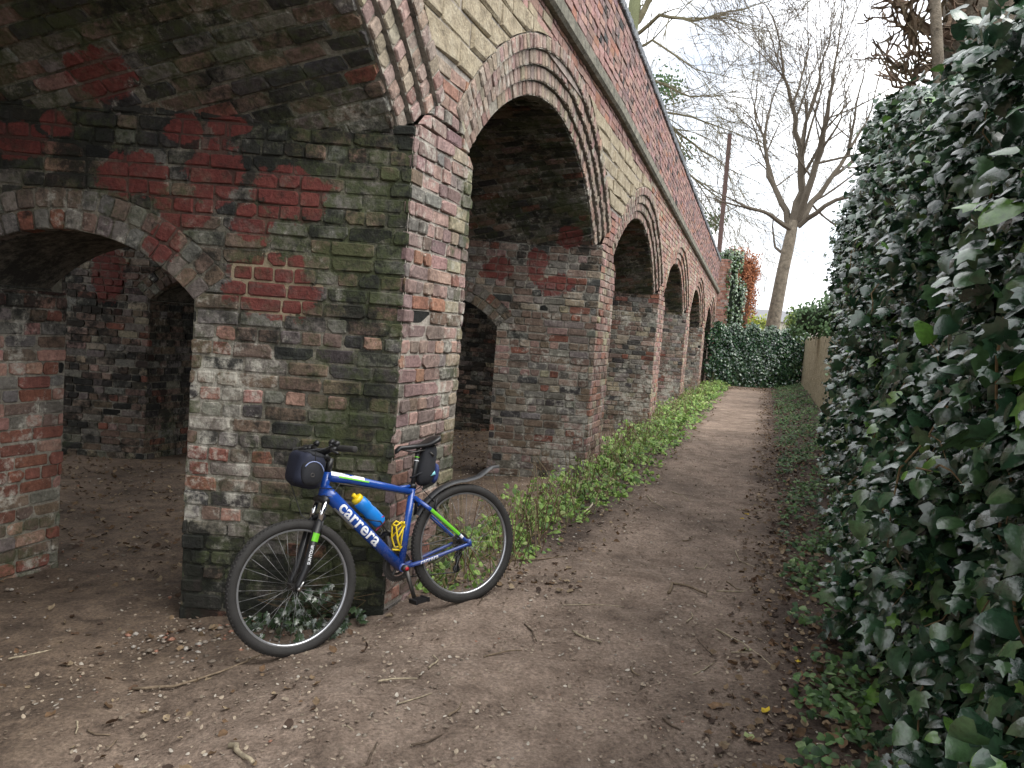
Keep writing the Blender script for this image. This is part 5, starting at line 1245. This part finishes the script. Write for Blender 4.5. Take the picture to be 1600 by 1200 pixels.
g2 = at(1247, 492, 40); leafy('golden_shrub', [((g2.x, 40, g2.z - 1.2), (.55, .6, 1.5))], 1200, .1, .18, [(.20, .26, .05), (.12, .18, .05)], [1, 1], 'yellow green shrub beyond the fence beside the grey roof', 'shrub', M_LEAF, OVAL, core=(.05, .07, .02), base=(g2.x, 40, .6), trunk=([(g2.x, 40, .4), (g2.x, 40, g2.z - 1)], [.08, .04]))
# --- house beyond
hw = at(1222, 486, 85); house = tag(empty('house', (hw.x, 85, .6)), 'distant low house with a plain grey roof beyond the hedge', 'house')
mb = MB(); mb.box((-3.6, -3, 0), (3.6, 3, hw.z - .6 - 1.3)); mb.build('wall', plain('pale_render', (.45, .42, .36), .9), house, attrs=False)
mb = MB(); he, hr = hw.z - .6 - 1.3, hw.z - .6; mb.add([Vector(v) for v in ((-3.9, -3.3, he), (3.9, -3.3, he), (3.9, 3.3, he), (-3.9, 3.3, he), (-3.9, 0, hr), (3.9, 0, hr))], [(0, 1, 5, 4), (2, 3, 4, 5), (1, 2, 5), (3, 0, 4), (3, 2, 1, 0)]); rf = mb.build('roof', plain('grey_roof_tiles', (.16, .16, .17), .8, 0, .2, 3), house, attrs=False)
for xw_ in (-2, 1.4): mb = MB(); mb.box((xw_, -3.04, 1), (xw_ + 1.2, -2.98, 2.1)); mb.build('window', plain('dark_window_glass', (.04, .05, .06), .1), house, attrs=False)
# far belt of trees
m = 14000; xf = nrg.uniform(-160, 190, m); hf = 3.2 + 1.6 * np.sin(xf * .13) + 1.2 * np.sin(xf * .31 + 1) + .8 * np.sin(xf * .71)
Pf = np.stack([xf, 165 + nrg.uniform(-6, 6, m), .5 + nrg.random(m) * np.maximum(hf, 1) * 1.55], -1)
tag(leaf_obj('distant_wood', Pf, np.tile([0, -1., .3], (m, 1)), nrg.uniform(.7, 1.5, m), colmix(m, [(.12, .13, .10), (.16, .16, .13), (.10, .12, .07)], [1, 1, 1]), OVAL, M_LEAF, spread=.6), 'hazy belt of distant trees on the skyline', 'trees', kind='stuff')
# --- utility pole
po = at(1133, 300, 33); pb = Vector((po.x, 33, gz(po.x, 33) - .3)); pt = at(1140.5, 209, 33)
pole = tag(empty('utility_pole', pb), 'bare reddish brown wooden pole standing behind the viaduct end', 'pole')
mb = MB(); mb.tube([Vector((0, 0, 0)), Vector((pt.x - pb.x, 0, pt.z - pb.z))], [.115, .09], 14, (.12, .08, .07)); mb.build('shaft', M_BARK, pole)
mb = MB(); mb.tube([Vector((pt.x - pb.x, 0, pt.z - pb.z - .02)), Vector((pt.x - pb.x, 0, pt.z - pb.z + .05))], [.10, .08], 14, (.15, .15, .15)); mb.build('cap', M_BARK, pole)
# --- bare trees
def grow(mb, p, d, L, r, depth, col, up=.25, wig=.25, splits=(2, 3), ratio=.72, minr=.006, n=5, spread=.55, rnd=None):
    R = rnd or rng; pts = [p]; rads = [r]; k = 4; dd = Vector(d)
    for i in range(k):
        dd = (dd + Vector((R.gauss(0, wig), R.gauss(0, wig), R.gauss(0, wig) + up)) * .25).normalized(); pts.append(pts[-1] + dd * (L / k)); rads.append(r * (1 - .38 * (i + 1) / k))
    mb.tube(pts, rads, n if r > .03 else (4 if r > .012 else 3), col, caps=False)
    if depth <= 0 or r < minr: return
    for c in range(R.randint(*splits)):
        i = R.choice((2, 3, 4, 4)) if c else 4
        ax = Vector((R.gauss(0, 1), R.gauss(0, 1), R.gauss(0, 1))).normalized(); nd = (dd + ax * R.uniform(.3, 1) * spread * 1.3).normalized()
        grow(mb, pts[i], nd, L * R.uniform(.62, .86), max(.0095, rads[i] * R.uniform(.55, .8)), depth - 1, col, up, wig, splits, ratio, minr, n, spread, R)
def limb(mb, pts, r0, r1, col, sub, R, depth=3, L=1.6, up=.3, spread=.55, n=7):
    pts = [Vector(p) for p in pts]; fine = []
    for i in range(len(pts) - 1):
        for f in (0, .33, .67): fine.append(pts[i].lerp(pts[i + 1], f) + Vector((R.gauss(0, 1), R.gauss(0, 1), R.gauss(0, 1))) * .04)
    fine.append(pts[-1]); m = len(fine); rad = [r0 + (r1 - r0) * i / (m - 1) for i in range(m)]
    mb.tube(fine, rad, n, col, caps=False)
    for _ in range(sub):
        i = R.randint(max(1, m // 4), m - 1); d = (fine[i] - fine[i - 1]).normalized(); ax = Vector((R.gauss(0, 1), R.gauss(0, .7), R.gauss(0, 1))).normalized()
        grow(mb, fine[i], (d + ax * R.uniform(.4, 1.0)).normalized(), L * R.uniform(.6, 1.15), rad[i] * R.uniform(.35, .6), depth, col, up, .3, (2, 3), .72, .004, 5, spread, R)
    grow(mb, fine[-1], (fine[-1] - fine[-2]).normalized(), L, r1, depth, col, up, .3, (2, 3), .72, .004, 5, spread, R)
TY = 31.0
def tp(px, py, dy=0): return at(px, py, TY + dy)
R1 = random.Random(4); TC = (.135, .112, .083); TC2 = (.112, .094, .072)
tb = tp(1207, 520); tb.z = gz(tb.x, tb.y) - .2
tree = tag(empty('bare_tree', tb), 'large leafless tree leaning over the hedge at the path end', 'tree')
mb = MB(); tr_pts = [Vector((tb.x - .25, tb.y, tb.z)), tp(1207, 510), tp(1222, 430), tp(1234, 375), tp(1240, 345)]
mb.tube([p - tb for p in tr_pts], [.36, .27, .24, .225, .18], 16, TC); mb.build('trunk', M_TRUNK, tree, smooth=True)
mb = MB()
for pts, r0, r1, sub in (([(1234, 355, 0), (1222, 318, .3), (1200, 275, .8), (1195, 220, 1), (1200, 180, 1.2)], .17, .05, 9), ([(1240, 350, 0), (1252, 300, 0), (1250, 230, -.3), (1236, 160, -.6), (1222, 95, -1)], .22, .05, 13), ([(1244, 345, 0), (1268, 280, -.5), (1290, 210, -1), (1302, 130, -1.4), (1310, 70, -1.6)], .18, .04, 12),
                         ([(1246, 350, 0), (1282, 300, .6), (1325, 240, 1), (1362, 170, 1.5)], .17, .04, 11), ([(1246, 352, 0), (1290, 322, -1), (1345, 300, -1.6), (1395, 262, -2)], .13, .03, 9), ([(1236, 360, 0), (1205, 335, -.6), (1165, 322, -1), (1130, 305, -1.2)], .12, .025, 9), ([(1228, 400, 0), (1212, 385, .5), (1206, 355, .7), (1216, 330, .9)], .07, .02, 5), ([(1250, 235, -.3), (1272, 170, .2), (1282, 110, .5), (1298, 50, .8)], .09, .03, 9), ([(1196, 225, 1), (1176, 170, 1.3), (1186, 110, 1.6)], .06, .02, 7), ([(1240, 160, -.6), (1260, 100, -.2), (1262, 50, 0)], .06, .02, 7), ([(1325, 240, 1), (1340, 160, .6), (1352, 100, .4)], .07, .02, 7)):
    limb(mb, [tp(a, b, c) - tb for a, b, c in pts], r0 * .9, r1 * .75, TC2, int(sub * .75), R1, 4, 2.1, .10, .72)
mb.build('crown', M_BARK, tree); print('tree tris', len(mb.f))
TY = 46.0; R2 = random.Random(9); tb2 = Vector((at(1000, 60, 46).x - 1.5, 46, 0.3))
tree2 = tag(empty('bare_tree', tb2), 'wide leafless tree with drooping twigs rising behind the viaduct parapet', 'tree')
mb = MB(); mb.tube([Vector((0, 0, -.4)), Vector((.2, 0, 8)), tp(985, 60) - tb2, tp(1000, -60) - tb2], [.6, .45, .38, .3], 14, (.13, .14, .075)); mb.build('trunk', M_BARK, tree2, smooth=True)
mb = MB()
for pts, r0, r1, sub in (([(990, 40, 0), (1010, 10, 0), (1030, -40, 0)], .3, .15, 5), ([(985, 60, 0), (1030, 25, -2), (1085, 32, -3), (1140, 18, -4), (1180, 8, -5)], .16, .03, 13), ([(985, 80, 0), (1020, 62, -1), (1065, 95, -2), (1100, 112, -3)], .12, .03, 12), ([(980, 110, 0), (1030, 128, -1), (1080, 150, -2), (1130, 150, -2)], .13, .03, 13),
                         ([(990, 130, 0), (1050, 200, -1), (1100, 235, -1), (1150, 270, -2)], .13, .03, 13), ([(985, 150, 0), (1040, 175, -1), (1100, 190, -2), (1165, 215, -3)], .12, .025, 12), ([(1000, 200, 0), (1070, 265, -1), (1110, 300, -1), (1150, 330, -2)], .11, .025, 11), ([(1000, -60, 0), (1050, -50, 0), (1110, -30, -1)], .14, .03, 8), ([(1030, 230, 0), (1085, 300, 0), (1115, 345, 0)], .09, .02, 8)):
    limb(mb, [tp(a, b, c) - tb2 for a, b, c in pts], r0 * .8, r1 * .8, (.15, .135, .085), int(sub * 1.15), R2, 4, 2.3, -.12, .6)
mb.build('crown', M_BARK, tree2); print('tree2', len(mb.f))
ivc = [tp(1038, 138), tp(1110, 345), tp(1068, 240)]
Pm = np.concatenate([np.array(c) + nrg.normal(0, 1, (k_, 3)) * np.array(s) for c, k_, s in ((ivc[0], 420, (.55, .5, .55)), (ivc[1], 150, (.5, .4, .3)), (ivc[2], 120, (.35, .4, .6)))])
leaf_obj('ivy_clump', Pm, np.tile([0, -1., .5], (len(Pm), 1)), nrg.uniform(.12, .24, len(Pm)), colmix(len(Pm), [(.04, .09, .03), (.07, .13, .04)], [1, 1]), OVAL, M_LEAF, tree2, org=tb2)['kind'] = 'stuff'
# --- pollarded tree behind the big hedge
R3 = random.Random(21); pbse = Vector((T_ * 6.3 + 1.55, 6.3, .3)); pol = tag(empty('pollarded_tree', pbse), 'knobbly brown pollarded tree with cut stubs above the ivy hedge', 'tree')
mb = MB(); c0 = at(1535, 60, 6.3)
mb.tube([Vector((0, 0, -.3)), Vector((.12, 0, 2.2)), Vector((c0.x - pbse.x, 0, c0.z - pbse.z - .2)), Vector((c0.x - pbse.x + .03, 0, c0.z - pbse.z + .25)), Vector((c0.x - pbse.x + .02, 0, c0.z - pbse.z + .9))], [.26, .24, .26, .33, .30], 14, (.16, .115, .075)); mb.build('trunk', M_TRUNK, pol, smooth=True)
mb = MB()
for i in range(70):
    a_0 = at(R3.uniform(1410, 1590), R3.uniform(-50, 150), 6.3 + R3.uniform(-.25, .25)) - pbse
    if R3.random() < .45: a_0 = at(R3.gauss(1442, 18), R3.gauss(70, 38), 6.2) - pbse
    grow(mb, a_0, Vector((R3.gauss(-.4, .8), R3.gauss(0, .6), R3.gauss(.35, .6))).normalized(), R3.uniform(.12, .26), R3.uniform(.010, .026), 2, jc((.12, .088, .06), .3), .2, .9, (2, 3), .72, .004, 6, .9, R3)
for pts, r0, r1 in (([(1535, 70), (1490, 60), (1450, 45), (1415, 25)], .07, .03), ([(1540, 90), (1510, 110), (1470, 100), (1435, 110)], .06, .03), ([(1540, 40), (1580, 10), (1610, -20)], .1, .05), ([(1535, 30), (1500, 5), (1480, -30)], .08, .05)):
    mb.tube([at(a, b, 6.3) - pbse for a, b in pts], [r0, r0 * .8, r1 * 1.2, r1][:len(pts)], 8, (.12, .085, .058))
mb.build('stubs', M_BARK, pol).name = 'stub_mass'
sb_ = Vector((at(1467, 300, 5.9).x, 5.9, .2)); sap = tag(empty('sapling', sb_), 'slim pale straight stem rising out of the ivy hedge', 'tree')
mb = MB(); mb.tube([Vector((.0, 0, 0)), at(1470, 180, 5.9) - sb_, at(1464, 60, 5.9) - sb_, at(1458, -60, 5.9) - sb_], [.05, .042, .04, .035], 10, (.27, .22, .16)); mb.build('trunk', M_TRUNK, sap, smooth=True)
